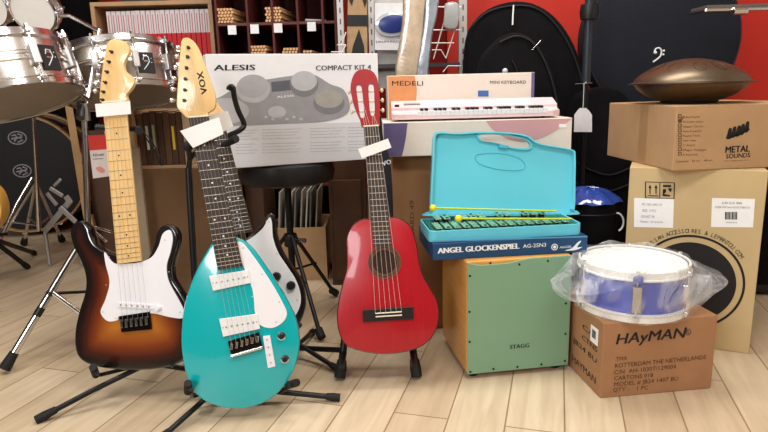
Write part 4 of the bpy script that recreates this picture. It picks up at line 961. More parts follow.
for i in range(21):
    if first is None:
        f = thing('magazine_file', 'slim white file with a red base in the row on the bookcase', 'file', T(bx0, YB1+.03, zsh+.0005), 'red and white files on the bookcase')
        p1 = MB().b3((0, .0, zr0-zsh), (fw-.003, .22, fz-zsh-.002)).build('file_top', whf, f, bevel=.0008); p2 = MB().b3((0, -.001, 0), (fw-.003, .2205, zr0-zsh)).build('red_base', redp, f, bevel=.0008)
        p3 = MB().b3((fw*.3, -.0008, (fz-zsh)*.62), (fw*.5, 0, (fz-zsh)*.93)).build('spine_line', mat('pink_line', (196, 120, 128), .6), f)
        first = f; kids = [p1, p2, p3]; g = f
    else:
        g = first.copy(); sc.collection.objects.link(g)
        for k in kids:
            c = k.copy(); sc.collection.objects.link(c); c.parent = g
    g.matrix_world = T(bx0+.024+.045+i*fw, YB1+.03+random.uniform(-.004, .004), zsh+.0005)
for k in (first,): pass
f = thing('magazine_file', 'short red file left of the row of white files', 'file', T(bx0+.026, YB1+.03, zsh+.0005)); MB().b3((0, 0, 0), (.036, .2, PY(107, 33, YB1).z-zsh)).build('file_body', redp, f, bevel=.001)
zt_ = ztp+.0225
bx_ = thing('black_box', 'flat black box on top of the bookcase', 'box', T(bx0+.16, YB1+.02, zt_)); MB().b3((0, 0, 0), (.22, .2, .05)).build('box_body', blackp, bx_, bevel=.003); MB().b3((.02, -.001, .02), (.09, 0, .035)).build('label_sticker', white, bx_)
bx_ = thing('red_box', 'flat red box on top of the bookcase beside the black one', 'box', T(bx0+.42, YB1+.02, zt_)); MB().b3((0, 0, 0), (.2, .2, .04)).build('box_body', redp, bx_, bevel=.003); MB().b3((.01, -.001, .015), (.17, 0, .028)).build('label_sticker', white, bx_)
# ------------------------------------------------------------------ drumstick rack
YS = 3.25
sx0 = PY(216, 30, YS).x; sx1 = PY(337, 30, YS).x; zs1 = PY(275, 22, YS).z; rowh = .30; rt_ = thing('drumstick_rack', 'dark red compartment rack holding drumsticks behind the ALESIS carton', 'rack', T(sx0, YS, 0)); sw = sx1-sx0
MB().b3((0, .40, 0), (sw, .41, 1.9)).build('back_panel', dkred, rt_)
for i, px in enumerate((216, 247, 272, 297, 322, 337)):
    x = PY(px, 30, YS).x-sx0; x = min(x, sw-.012)
    MB().b3((x, 0, 0), (x+.012, .40, 1.9)).build('divider', dkred, rt_, bevel=.001)
zs0 = PY(275, 54, YS).z
for z in (.05, .4, .75, zs0, zs1, 1.62): MB().b3((0, .002, z-.014), (sw, .40, z)).build('shelf', woodmat('rack_shelf_wood', (108, 54, 38), (78, 34, 28), .5), rt_, bevel=.001)
for px, py in ((232, 30), (254.5, 29), (278, 28), (311.5, 26.5)):
    a = PY(px-4.5, py-4.5, YS-.004); b_ = PY(px+4.5, py+4.5, YS-.004); MB().b3((a.x-sx0, -.004, b_.z), (b_.x-sx0, -.002, a.z)).build('price_label', white, rt_)
hick = mat('hickory', (226, 178, 128), .45, var=.1); proto = None
def stick_at(x, z, jit):
    global proto
    if proto is None:
        proto = MB().lathe([(1e-6, 0), (.0065, 0), (.0078, .004), (.0078, .28), (.004, .355), (.0036, .36), (.0055, .366), (.0052, .376), (1e-6, .38)], 10).build('drumstick', hick, None, smooth=True); o = proto
        o['label'] = 'pale wooden drumstick in the piles on the dark red rack'; o['category'] = 'drumstick'; o['group'] = 'drumsticks on the rack'
    else: o = proto.copy(); sc.collection.objects.link(o)
    o.matrix_world = axisM((x, YS+.004+abs(jit)*.5, z), (.10+jit, .95, 0))
for px0, n_, rows_, zb_, lab in ((219, 5, 5, zs1, ''), (267, 5, 5, zs1, ''), (250, 5, 3, zs0, ''), (282, 5, 2, zs0, ''), (303, 3, 1, zs0, '')):
    x = PY(px0, 30, YS).x
    for r_ in range(rows_):
        for k in range(n_): stick_at(x+k*.0165+(.006 if r_ % 2 else 0), zb_+.0082+r_*.0152, random.uniform(-.006, .006))
x = PY(303, 30, YS).x
for k in range(3):
    o = MB().tube([(0, 0, 0), (.10, .05, 0)], .007, 8).build('brush_tube', mat('pale_plastic', (200, 190, 190), .4), None, smooth=True); o.matrix_world = T(x+.012, YS+.03+k*.03, zs1+.008); tag(o, 'pale plastic tube lying in the top right compartment of the stick rack', 'tube', 'pale tubes on the rack')
# ------------------------------------------------------------------ grey display shelving
YM = 2.95; grey = mat('shelf_grey', (196, 192, 190), .45, .1, var=.02)
mx = PY(341, 30, YM).x; ms = thing('display_stand', 'pale grey metal display shelving with three uprights behind the keyboard boxes', 'shelving', T(mx, YM, 0))
for px0, px1 in ((337.5, 344), (368.5, 374.5), (459, 467)):
    a = PY(px0, 30, YM).x-mx; b_ = PY(px1, 30, YM).x-mx; up = MB().b3((a, 0, 0), (b_, .035, 2.0)).build('upright', grey, ms, bevel=.002)
    sl_ = MB()
    for k in range(24): sl_.b3(((a+b_)/2-.003, -.0006, .8+k*.05), ((a+b_)/2+.003, .0004, .825+k*.05))
    sl_.build('slots', mat('slot_dark', (80, 78, 78), .8), up)
a = PY(374.5, 30, YM).x-mx; b_ = PY(440, 30, YM).x-mx
MB().b3((a, .036, .9), (a+.26, .05, 1.6)).build('back_panel', mat('panel_light', (190, 186, 182), .6), ms)
MB().b3((a-.03, -.03, PY(400, 68, YM).z), (PY(459, 30, YM).x-mx, .035, PY(400, 64, YM).z)).build('shelf', mat('shelf_dark', (64, 60, 66), .5), ms)
wire = mat('white_wire', (230, 228, 226), .35, .2)
def wires(name, label, Y, lines, r=.0028):
    c = PY(*lines[0][0], Y); t = thing(name, label, 'rack', Matrix.Translation(c))
    for l in lines: MB(True).tube([PY(p[0], p[1], Y+(p[2] if len(p) > 2 else 0)) for p in l], r, 8).build('wire', wire, t, smooth=True)
    return t
wires('wire_rack', 'white wire rack on the right of the grey shelving, in front of the red wall', 2.9, [[(448, 8), (433.5, 59)], [(459.5, 16), (446, 58)], [(433, 30), (461, 30)], [(431, 43), (454, 43)], [(432, 50), (441, 50), (446, 58.5)], [(443, 72), (448, 66), (461, 66)], [(430, 7), (461, 7)]])
wires('wire_rack', 'small white wire hook rack left of the grey shelving, above the ALESIS carton', 2.9, [[(346, 32), (341, 46)], [(346, 45), (341, 54), (333, 54)], [(331, 52), (344, 52)], [(337, 45), (346, 45)]])
# card with the blue oval
Yc = 2.92; cM = Matrix.Translation((PY(389, 28, Yc).x, Yc, PY(389, 50, Yc).z)); cd = thing('blister_card', 'white packaging card with a blue oval hanging on the grey shelving', 'package', cM)
MB().slab(trace(cd, [(375, 3), (409, 3), (409, 50), (375, 50)]), 0, .004).build('card', mat('card_white', (222, 220, 222), .5), cd)
ov = smooth_closed(trace(cd, [(375, 26), (379, 17), (391, 12), (403, 13), (410, 20), (406, 32), (394, 37), (381, 35)]), 5); MB().slab(ov, -.012, 0, .004).build('clear_blister', mat('blister_grey', (176, 180, 186), .2, coat=1), cd, smooth=True)
c_ = (sum(p[0] for p in ov)/len(ov), sum(p[1] for p in ov)/len(ov))
MB().slab([(c_[0]+(p[0]-c_[0])*.8, c_[1]+(p[1]-c_[1])*.72) for p in ov], -.016, -.012, .002).build('blue_pad', mat('pad_blue', (34, 50, 118), .3), cd, smooth=True)
text(cd, [('DRUM PADS', (376, 43), (401, 42.5), 2.2)], ink)
# tan and black hanging case
cM = Matrix.Translation((PY(357, 50, 2.93).x, 2.93, PY(357, 56, 2.93).z)); hc = thing('hanging_case', 'tan and black patterned case hanging between two grey uprights', 'case', cM)
MB().slab(trace(hc, [(348, -14), (367, -14), (367.5, 57), (346.5, 57)]), 0, .03, .004).build('case_body', mat('tan_canvas', (172, 140, 104), .8, var=.1), hc, smooth=False)
MB().slab(trace(hc, [(347, 15), (368, 15), (368, 26), (347, 26)]), -.003, 0).build('band', blackp, hc)
MB().slab(trace(hc, [(359, 29), (364, 46), (365, 57), (351, 57), (353, 46)]), -.003, 0).build('black_panel', blackp, hc)
MB().slab(trace(hc, [(350, -12), (354, -2), (352, 6), (349, 0)]), -.003, 0).build('black_panel', blackp, hc)
MB().slab(trace(hc, [(366, -12), (362, -2), (365, 8), (367, 0)]), -.003, 0).build('black_panel', blackp, hc)
# white pouch
cM = Matrix.Translation((PY(451, 20, 2.87).x, 2.87, PY(451, 28, 2.87).z)); po = thing('plastic_pouch', 'small frosted plastic pouch on the white wire rack', 'pouch', cM)
MB().slab(smooth_closed(trace(po, [(446, 3), (458, 3), (459, 15), (457, 27), (450, 29), (444, 26), (444.5, 14)]), 4), 0, .02, .006).build('pouch', mat('frosted', (176, 178, 180), .3, coat=.5), po, smooth=True)
# bubble-wrapped parcel
bub = mat('bubble_wrap', (196, 176, 152), .22, coat=.8, var=.22, scale=14, bump=1, bscale=70); bubg = mat('bubble_wrap_grey', (150, 158, 170), .22, coat=.8, var=.25, scale=12, bump=1, bscale=60)
Yp = 2.56; cM = Matrix.Translation((PY(412, 100, Yp).x, Yp, PY(412, 100, Yp).z)); pc = thing('wrapped_parcel', 'long bubble-wrapped parcel leaning behind the upper keyboard box', 'parcel', cM)
MB().slab(smooth_closed(trace(pc, [(396, 120), (395, 74), (399, 45), (403, 15), (405, -30), (427, -30), (425, 15), (422, 45), (418, 74), (416, 120)]), 4), 0, .09, .022).build('brown_wrap', bub, pc, smooth=True)
MB().slab(smooth_closed(trace(pc, [(412, 120), (415, 74), (420, 45), (424, 15), (426, -30), (441, -30), (438, 12), (433, 35), (429, 74), (426, 120)]), 4), .012, .08, .02).build('grey_wrap', bubg, pc, smooth=True)
# ------------------------------------------------------------------ black bags on the right
def pipe(root, pts, Y, r=.004, m=None, name='piping', parent=None):
    return MB(True).tube(curve3([PY(p[0], p[1], Y) for p in pts], 6), r, 8).build(name, m or pipingm, parent or root, smooth=True)
def softbag(name, label, outl, Y, th, m, rnd=.03, cat='gig bag'):
    c = PY(outl[0][0], 200, Y); t = thing(name, label, cat, Matrix.Translation((c.x, Y, 0)))
    o = smooth_closed(trace(t, outl), 5); o = [(x, max(.003, z)) for x, z in o]
    MB().slab(o, 0, th, rnd).build('bag_body', m, t, smooth=True); return t
b1 = softbag('gig_bag', 'large black padded bag with a rounded top behind the keyboard boxes', [(468, 300), (466, 150), (467, 50), (480, 16), (506, 2), (535, 3), (560, 20), (579, 52), (590, 95), (598, 150), (604, 220), (606, 300), (540, 300)], 2.80, .14, blackf)
pipe(b1, [(470, 28), (486, 13), (510, 6), (535, 8), (556, 25), (574, 56), (586, 100), (592, 150)], 2.797)
MB(True).tube([PY(513.5, 5, 2.79), PY(512.5, 25, 2.79)], .0035, 8).build('zip_pull', white, b1)
b2 = softbag('gig_bag', 'smaller black padded bag leaning in front of the large black bag', [(482, 300), (476, 150), (480, 70), (496, 42), (515, 32), (533, 38), (549, 60), (559, 95), (566, 150), (570, 300), (520, 300)], 2.60, .12, blackf)
pipe(b2, [(500, 42), (516, 36), (532, 42), (546, 64), (556, 98), (562, 150)], 2.597)
pipe(b2, [(512, 60), (520, 80), (524, 120)], 2.597, .003)
pipe(b2, [(541, 40), (532, 50)], 2.59, .0012, chrome, 'zip_pull')
MB(True).ball(PY(505, 71, 2.59), .012).build('snap_button', mat('button_white', (210, 210, 214), .4), b2, smooth=True)
b3_ = softbag('gig_bag', 'black bag filling the gap between the glockenspiel lid and the brown cartons', [(568, 300), (566, 180), (570, 110), (588, 90), (620, 90), (640, 120), (640, 180), (638, 300), (600, 300)], 2.73, .06, blackf, .02)
pipe(b3_, [(572, 160), (590, 170), (610, 175), (630, 168)], 2.727, .004); pipe(b3_, [(572, 180), (592, 192), (614, 190), (634, 182)], 2.727, .004)
# support and round navy bag
cN = PY(667, 38, 2.78); RN = .352
cs = thing('equipment_trunk', 'black trunk standing on the floor under the round navy bag', 'trunk', T(cN.x, 2.80, 0)); MB().b3((-.19, 0, 0), (.34, .38, cN.z-RN-.002)).build('trunk_body', blackp, cs, bevel=.006)
nb = thing('cymbal_bag', 'large round navy fabric bag behind the handpan, with a small white clef mark', 'cymbal bag', Matrix.Translation((cN.x, 2.80, cN.z)))
MB().slab(circ((0, 0), RN, 72), 0, .16, .03).build('bag_body', navyf, nb, smooth=True)
MB().tube([(p[0], .012, p[1]) for p in circ((0, 0), RN*.985, 72)], .005, 8, closed=True).build('piping', pipingm, nb, smooth=True)
def clef(root, p, s, Y, m=wink):
    """f-shaped clef mark about s pixels high"""
    u = s/18
    mb = MB(True)
    mb.tube(curve3([PY(p[0]+a*u, p[1]+b_*u, Y) for a, b_ in ((-4.5, -2), (-3, -7), (1, -8.5), (4, -5), (3, 1), (-1, 5), (-6, 8.5))], 5), .0045*u, 6)
    mb.ball(PY(p[0]-3*u, p[1]-3*u, Y), .008*u)
    mb.build('clef_mark', m, root, smooth=True)
    MB(True).ball(PY(p[0]+7*u, p[1]-5*u, Y), .006*u).build('clef_dot', m, root, smooth=True)
    MB(True).ball(PY(p[0]+6.4*u, p[1]-.5*u, Y), .006*u).build('clef_dot', m, root, smooth=True)
clef(nb, (658, 55), 15, 2.797)
# black pole with knob and hanging tag
pb = PY(586, 84, 2.60); ps = thing('microphone_stand', 'black stand pole with a round knob beside the round navy bag', 'stand', T(pb.x, pb.y, 0))
MB().tube([(0, 0, .03), (.0, 0, 1.0)], .012, 12).build('lower_pole', blackm, ps, smooth=True); MB().tube([(0, 0, .9), (0, 0, 1.55)], .019, 14).build('pole', mat('pole_dark', (40, 46, 54), .35), ps, smooth=True)
zk = PY(587, 12, 2.6).z; MB().lathe([(1e-6, zk-.03), (.034, zk-.03), (.038, zk), (.034, zk+.03), (1e-6, zk+.03)], 20).build('clamp_knob', blackp, ps, smooth=True)
MB().lathe([(.045, 0), (.048, .006), (.045, .014), (.03, .03), (1e-6, .032)], 32).build('base_plate', blackm, ps, smooth=True)
tg = thing('price_tag', 'white swing tag hanging on a string above the black drum bag', 'price tag', Matrix.Translation(PY(583, 110, 2.56)))
MB().slab(trace(tg, [(577.5, 110.5), (580, 108), (586, 108), (589, 110.5), (592, 115), (592, 132), (574, 132), (574.3, 115)]), 0, .0012).build('tag_card', mat('tag_white', (226, 222, 224), .6), tg)
MB(True).tube([PY(583, 110, 2.559), PY(584, 84, 2.559), PY(586, 82, 2.575)], .0012, 6).build('string', wink, tg)
MB(True).tube([PY(575, 84, 2.562), PY(592, 83, 2.562)], .0016, 6).build('tag_pin', chrome, tg)
# black drum bag with blue film on top
db = thing('drum_bag', 'round black drum bag under shiny blue plastic, behind the glockenspiel', 'drum bag', T(.815, 2.36, 0))
zd = PY(592, 203, 2.26).z
MB().lathe([(1e-6, .002), (.115, .002), (.124, .012), (.126, zd-.03), (.12, zd-.004), (1e-6, zd)], 48).build('bag_body', blackf, db, smooth=True)
MB().lathe([(.124, zd-.05), (.129, zd-.045), (.124, zd-.04)], 48).build('zip', pipingm, db, smooth=True)
bf = MB(); 
for i, (r_, z_) in enumerate(((.0001, zd+.045), (.04, zd+.042), (.08, zd+.03), (.115, zd+.012), (.13, zd-.004))):
    bf.v += [V((r_*cos(2*pi*k/36)*(1+.06*sin(5*k)), r_*sin(2*pi*k/36)*(1+.06*sin(5*k)), z_+.004*sin(k*1.7+i))) for k in range(36)]
for i in range(4):
    for k in range(36): bf.f.append([i*36+k, i*36+(k+1) % 36, (i+1)*36+(k+1) % 36, (i+1)*36+k])
bf.build('blue_plastic', mat('blue_plastic', (44, 74, 160), .12, coat=1, var=.35, scale=14, bump=.8, bscale=25), db, smooth=True)
pp = [PY(617+6.5*cos(radians(a)), 222-9*sin(radians(a)), 2.232) for a in range(-75, 100, 15)]; MB(True).tube(pp, .0035, 6).build('printed_mark', wink, db, smooth=True)
# glass shelf top right
gl = thing('glass_shelf', 'dark glass shelf with chrome edge at the top right of the red wall', 'shelf', Matrix.Translation(PY(707, 9, 2.35)))
MB(True).b3(PY(707, 8.5, 2.35), V((XR, 2.47, PY(707, 8.5, 2.35).z+.012))).build('glass_panel', mat('smoked_glass', (92, 88, 84), .12, coat=1), gl)
a = PY(706, 10, 2.34); MB(True).tube([a, V((XR-.01, a.y, a.z))], .007, 10).build('chrome_edge', chrome, gl, smooth=True); MB(True).tube([a, V((a.x, 2.46, a.z))], .007, 10).build('chrome_edge', chrome, gl, smooth=True)
a = PY(733, 11, 2.33); MB(True).tube([a, a+V((.05, 0, 0))], .014, 14).build('clamp', chrome, gl, smooth=True)
# amplifier at far right
am = thing('amplifier', 'black cabinet on the floor at the right edge, behind the tall pale carton', 'amplifier', T(1.50, 2.42, 0, radians(-8)))
MB().b3((0, 0, .012), (.38, .25, .56)).build('cabinet', blackp, am, bevel=.008); MB().b3((.03, -.006, .05), (.35, .001, .52)).build('grille', blackf, am, bevel=.002)
for x in (.04, .34):
    for y in (.04, .21): MB().lathe([(.018, 0), (.018, .013), (1e-6, .013)], 14, Matrix.Translation((x, y, 0))).build('foot', rubber, am)
# ------------------------------------------------------------------ middle background: cartons, crates
YC = 2.62; x0 = PY(141, 200, YC).x; x1 = PY(236, 200, YC).x; zc = PY(170, 169, YC).z
mc = carton('cardboard_carton', 'plain dark brown carton on the floor between the sunburst and turquoise guitars', 'box', V((x0, YC, 0)), V((x1, YC, 0)), zc, .3, card4); clean(mc)
cr = thing('book_crate', 'wooden crate of dark books on the brown carton', 'crate', T(x0-.005, YC+.01, zc+.001)); cw = x1-x0+.01; ch = PY(170, 110, YC).z-zc
MB().b3((0, 0, 0), (cw, .26, .014)).build('base_board', tan, cr, bevel=.001); MB().b3((0, .25, .014), (cw, .26, ch)).build('back_board', tan, cr, bevel=.001)
a = PY(183, 140, YC).x-x0+.005
MB().b3((0, 0, .014), (.012, .25, ch)).build('side_board', tan, cr, bevel=.001); MB().b3((a, 0, .014), (a+.035, .25, ch)).build('divider_board', mat('board_pale', (176, 150, 122), .6), cr, bevel=.001); MB().b3((cw-.012, 0, .014), (cw, .25, ch)).build('side_board', tan, cr, bevel=.001)
cols = [((96, 66, 46), 'brown'), ((78, 52, 38), 'dark brown'), ((88, 60, 44), 'dull brown'), ((70, 48, 36), 'blackish brown')]
xx = .015
for i in range(7):
    c, nm = cols[i % 4]; wd_ = (a-.018)/7
    bo_ = thing('book', ['leftmost brown book in the wooden crate', 'brown book with a white spine label, near the left of the crate', 'brown book with a pale green spine label in the crate', 'dark brown book at the middle of the crate', 'brown book right of the middle of the crate', 'brown book with a yellow spine label in the crate', 'rightmost brown book in the wooden crate, against the pale divider'][i], 'book', T(x0-.005+xx, YC+.02, zc+.0155)); 
    h_ = ch*(.94 + .05*((i*37) % 5)/5)-.014
    MB().b3((0, 0, 0), (wd_-.002, .18, h_)).build('cover', mat('book_'+nm.replace(' ', '_'), c, .6), bo_, bevel=.002); MB().b3((.002, .004, .003), (wd_-.004, .181, h_+.0006)).build('page_block', mat('paper_cream', (214, 200, 172), .8), bo_)
    if i in (1, 2, 5): MB().b3((wd_*.25, -.0008, h_*.3), (wd_*.62, 0, h_*.75)).build('spine_label', {1: white, 2: mat('pale_green', (170, 190, 160), .6), 5: mat('label_yellow', (226, 196, 60), .6)}[i], bo_)
    xx += wd_
a = PY(127, 200, 2.5).x; lb = thing('leaning_board', 'pale narrow board standing left of the dark brown carton', 'board', T(a, 2.54, 0)); MB().b3((0, 0, 0), (.055, .02, PY(132, 148, 2.54).z)).build('board', mat('board_grey', (150, 132, 110), .6), lb, bevel=.002); MB().b3((.012, -.003, .02), (.02, 0, PY(132, 152, 2.54).z)).build('edge_strip', mat('strip_pale', (186, 172, 150), .5), lb)
# crate of records behind the stool
YR = 2.78; x0 = PY(270, 240, YR).x; x1 = PY(326, 240, YR).x; zq = PY(300, 228, YR).z
rc = thing('record_crate', 'wooden crate full of upright sleeves behind the drum stool', 'crate', T(x0, YR, 0)); cw = x1-x0
MB().b3((0, 0, 0), (cw, .012, zq)).build('front_board', tan, rc, bevel=.001); MB().b3((0, .30, 0), (cw, .312, zq)).build('back_board', tan, rc, bevel=.001)
MB().b3((0, .012, 0), (.012, .30, zq)).build('side_board', tan, rc, bevel=.001); MB().b3((cw-.012, .012, 0), (cw, .30, zq)).build('side_board', tan, rc, bevel=.001); MB().b3((.012, .012, 0), (cw-.012, .30, .012)).build('base_board', tan, rc)
slc = [(176, 170, 160), (150, 146, 138), (188, 180, 164), (120, 116, 112), (170, 160, 150), (196, 190, 180), (104, 98, 92), (160, 150, 134)]
for i in range(8):
    M_ = T(x0+.02+i*(cw-.07)/8, YR+.02+(i*5 % 3)*.012, .0135) @ Matrix.Rotation(radians(4.5+(i*7 % 3)*.5), 4, 'Y'); s_ = MB().b3((0, 0, 0), (.007, .25, .42)).build('record_sleeve', mat('sleeve_%d' % i, slc[i], .6), None, bevel=.001); s_.matrix_world = M_
    tag(s_, 'thin upright paper sleeve in the wooden crate behind the drum stool', 'record sleeve', 'sleeves in the crate')
wb = PY(329, 200, 2.70).x; bd = thing('cabinet', 'dark wooden cabinet side standing behind the red guitar', 'cabinet', T(wb, 2.70, 0)); MB().b3((0, 0, .0), (.17, .22, PY(340, 152, 2.7).z)).build('body', dkwood, bd, bevel=.003); MB().b3((.02, -.012, .03), (.15, 0, .5)).build('door', dkwood, bd, bevel=.003)
# tube with chrome clip lying on the floor
p = PZ(325, 268, .016); q = PZ(336, 264, .016); tb = thing('stand_tube', 'short black tube with a chrome clip on the floor left of the red guitar', 'tube', Matrix.Translation(V((p.x, p.y, 0))))
MB(True).tube([p, q], .015, 14).build('tube', blackm, tb, smooth=True); MB(True).tube(curve3([q, q+V((.03, 0, .02)), q+V((.05, .0, .07)), q+V((.02, .0, .11)), q+V((-.02, 0, .10))]), .006, 8).build('chrome_clip', chrome, tb, smooth=True)
# ------------------------------------------------------------------ left: chrome drums
hdk = mat('clear_head_dark', (128, 118, 110), .35, var=.08, scale=4)
def badge(t, r, h, ang, w_=.034, hh_=.05):
    R = Matrix.Rotation(ang, 4, 'Z'); mb = MB().b3((r*.965-.001, -w_/2, h*.5-hh_/2), (r*.965+.004, w_/2, h*.5+hh_/2)); mb.v = [R @ q for q in mb.v]; bd_ = mb.build('badge', ink, t)
    mk = MB().tube([V((r*.965+.0048, a*w_, h*.5+b_*hh_)) for a, b_ in ((-.2, .12), (-.1, .32), (.15, .3), (.2, .05), (0, -.15), (-.22, -.34))], .0016, 6); mk.v = [R @ q for q in mk.v]; mk.build('clef_mark', wink, bd_, smooth=True)
    for dz in (.22, .02):
        mk = MB().ball((r*.965+.0048, .34*w_, h*.5+dz*hh_), .0018, 8); mk.v = [R @ q for q in mk.v]; mk.build('clef_dot', wink, bd_)
ax = V((-.27, .12, .94)).normalized(); c1 = PY(10, 106, 1.90)
d1 = drum('chrome_drum', 'large tilted chrome snare drum at the upper left, nearest the camera', axisM(c1, ax), .222, .168, shellsteel, chrome, headw, steel, 10, .012, radians(10), mbot=hdk)
def ang_at(M, px, py, Y):
    q = M.inverted() @ PY(px, py, Y); return atan2(q.y, q.x)
badge(d1, .222, .155, ang_at(MAT4[d1.name], 45, 66, 1.70)+radians(20), .058, .075)
ax = V((-.14, .20, .97)).normalized(); c2 = PY(126, 99, 2.42)
d2 = drum('chrome_drum', 'chrome snare drum behind the headstocks of the sunburst and VOX guitars', axisM(c2, ax), .218, .19, shellsteel, chrome, headw, steel, 10, .012, radians(20), mbot=hdk)
badge(d2, .218, .165, ang_at(MAT4[d2.name], 148, 70, 2.2)+radians(8), .060, .078)
ax = V((.05, .93, .42)).normalized(); c3 = PY(32, 12, 2.5)
d3 = drum('chrome_drum', 'small chrome drum with a bright white head above the large chrome drum', axisM(c3, ax), .090, .07, shellsteel, chrome, headw, steel, 6, .010, radians(5))
c4 = PY(-16, 6, 2.5); d4 = drum('chrome_drum', 'small chrome drum cut by the top left corner', axisM(c4, ax), .09, .08, shellsteel, chrome, headw, steel, 6, .010, 0)
# chrome stand carrying them
hb = PY(88, 224, 2.10); sA = thing('drum_stand', 'chrome drum stand with black rubber foot left of the sunburst guitar', 'stand', T(hb.x, hb.y, 0))
def ctube(root, pts, r, name, m=chrome, parent=None): return MB(True).tube(pts, r, 14).build(name, m, parent or root, smooth=True)
tp = PY(84, 112, 2.14); hbt = V((hb.x, hb.y, hb.z))
ctube(sA, [V((hb.x, hb.y, .08)), hbt, tp], .011, 'lower_tube')
MB(True).tube([tp+V((0, 0, -.03)), tp+V((0, 0, .03))], .02, 14).build('clamp', steel, sA, smooth=True)
MB(True).tube([tp+V((-.005, -.0, .03)), PY(80, 118, 2.10)], [.016, .014], 12).build('wing_clamp', mat('dark_plastic', (58, 56, 58), .45), sA, smooth=True)
ctube(sA, [tp, PY(90, 90, 2.2), PY(100, 30, 2.30)], .0095, 'upper_tube')
ctube(sA, [PY(88, 100, 2.18), PY(80, 94, 2.02)], .008, 'drum_arm'); ctube(sA, [PY(88, 100, 2.18), PY(92, 92, 2.25)], .008, 'drum_arm')
ctube(sA, [PY(100, 32, 2.30), PY(70, 16, 2.5), PY(36, 16, 2.62)], .008, 'upper_arm'); ctube(sA, [PY(36, 16, 2.62), PY(-10, 12, 2.62)], .008, 'upper_arm')
for e in (PZ(5, 368, .02), PZ(118, 330, .02), V((hb.x-.12, hb.y+.36, .02))):
    top_ = hbt+V((0, 0, -.02)); lg = ctube(sA, [top_, e], .0125, 'leg')
    m_ = e.lerp(top_, .52); ctube(sA, [m_, V((hb.x, hb.y, .2))], .0055, 'brace', blackm, lg); MB(True).ball(m_, .014).build('rivet_joint', blackp, lg, smooth=True)
    d = (e-top_).normalized(); MB(True).tube([e-d*.055, e-d*.01, e+d*.004], [.015, .019, .02], 14).build('rubber_foot', rubber, lg, smooth=True)
    MB(True).tube([e.lerp(top_, .36), e.lerp(top_, .42)], .0135, 12).build('black_sleeve', blackp, lg, smooth=True)
ctube(sA, [PZ(5, 368, .02).lerp(hbt, .52), PY(84, 316, 2.0)], .009, 'tripod_brace')
for q_ in ((106, 241), (98, 245), (112, 232)): ctube(sA, [hbt+V((0, -.01, 0)), PY(q_[0], q_[1], 2.02)], .005, 'spreader')
ts = thing('wooden_strip', 'tan wooden strip leaning between the black bass drum and the chrome stand', 'strip', T(PY(86, 220, 3.0).x, 3.02, 0))
a_ = PZ(88, 262, .0); MB(True).add([PY(p_[0], p_[1], y_) for y_ in (3.0, 3.025) for p_ in ((64, 100), (71, 98), (91, 215), (83, 215))] , [[0, 1, 2, 3], [7, 6, 5, 4], [0, 4, 5, 1], [1, 5, 6, 2], [2, 6, 7, 3], [3, 7, 4, 0]]).add([V((PY(x_, 215, 3.0).x+dx_, y_, z_)) for y_ in (3.0, 3.025) for x_, z_, dx_ in ((83, PY(83, 215, 3.0).z, 0), (91, PY(91, 215, 3.0).z, 0), (91, 0.0, .03), (83, 0.0, .03))], [[0, 1, 2, 3], [7, 6, 5, 4], [0, 4, 5, 1], [1, 5, 6, 2], [2, 6, 7, 3], [3, 7, 4, 0]]).build('board', woodmat('strip_wood', (176, 140, 98), (150, 114, 76), .5), ts)
# bass drum far back
YD = 3.9; rb = .385; cB = PY(24, 170, YD); cB.z = rb+.03
bm_ = Matrix.Translation(cB) @ Matrix.Rotation(radians(12), 4, 'Z') @ Matrix.Rotation(radians(90), 4, 'X')
bd = thing('bass_drum', 'black bass drum with tan wooden hoop standing at the far left', 'drum', bm_)
MB().lathe([(rb*.96, -.36), (rb*.96, 0.0)], 72).build('shell', mat('maroon_shell', (52, 20, 32), .3, coat=.6), bd, smooth=True)
MB().lathe([(1e-6, .012), (rb*.95, .012), (rb*.96, .0), (1e-6, .006)], 72).build('front_head', mat('black_head', (12, 9, 12), .55), bd, smooth=True)
hpw = woodmat('hoop_wood', (176, 138, 96), (150, 112, 74), .4)
for z in (-.01, -.37): MB().lathe([(rb*.965, z), (rb*1.0, z), (rb*1.0, z+.045), (rb*.965, z+.045), (rb*.965, z)], 72).build('hoop', hpw, bd, smooth=True)
for k in range(10):
    a = 2*pi*k/10+.2; MB().box((0, 0, 0), (.03, .025, .02)); mb = MB().tube([(rb*1.01*cos(a), rb*1.01*sin(a), -.36), (rb*1.01*cos(a), rb*1.01*sin(a), .05)], .005, 8).build('tension_rod', chrome, bd, smooth=True)
for sx_ in (-1, 1):
    MB(True).tube([cB+V((sx_*.3, .1, -.2)), V((cB.x+sx_*.42, cB.y-.08, .012))], .009, 10).build('spur', chrome, bd, smooth=True)
for px, py in ((17, 138), (22, 171)):
    c_ = bm_.inverted() @ PY(px, py, YD-.02); ring = MB().tube([(c_.x+.052*cos(2*pi*k/28), c_.y+.04*sin(2*pi*k/28), .0135) for k in range(28)], .004, 6, closed=True).build('head_emblem', mat('emblem_grey', (150, 146, 150), .5), bd, smooth=True)
    em = MB()
    for s_ in ([(-.03, .015), (-.01, .02), (0, 0), (-.02, -.02)], [(.005, .025), (.03, .015), (.01, 0), (.03, -.015), (0, -.028)], [(-.035, -.005), (.03, .004)]): em.tube([(c_.x+a_, c_.y+b_, .0135) for a_, b_ in s_], .0055, 6)
    em.build('emblem_stroke', mat('emblem_grey', (150, 146, 150), .5), ring, smooth=True)
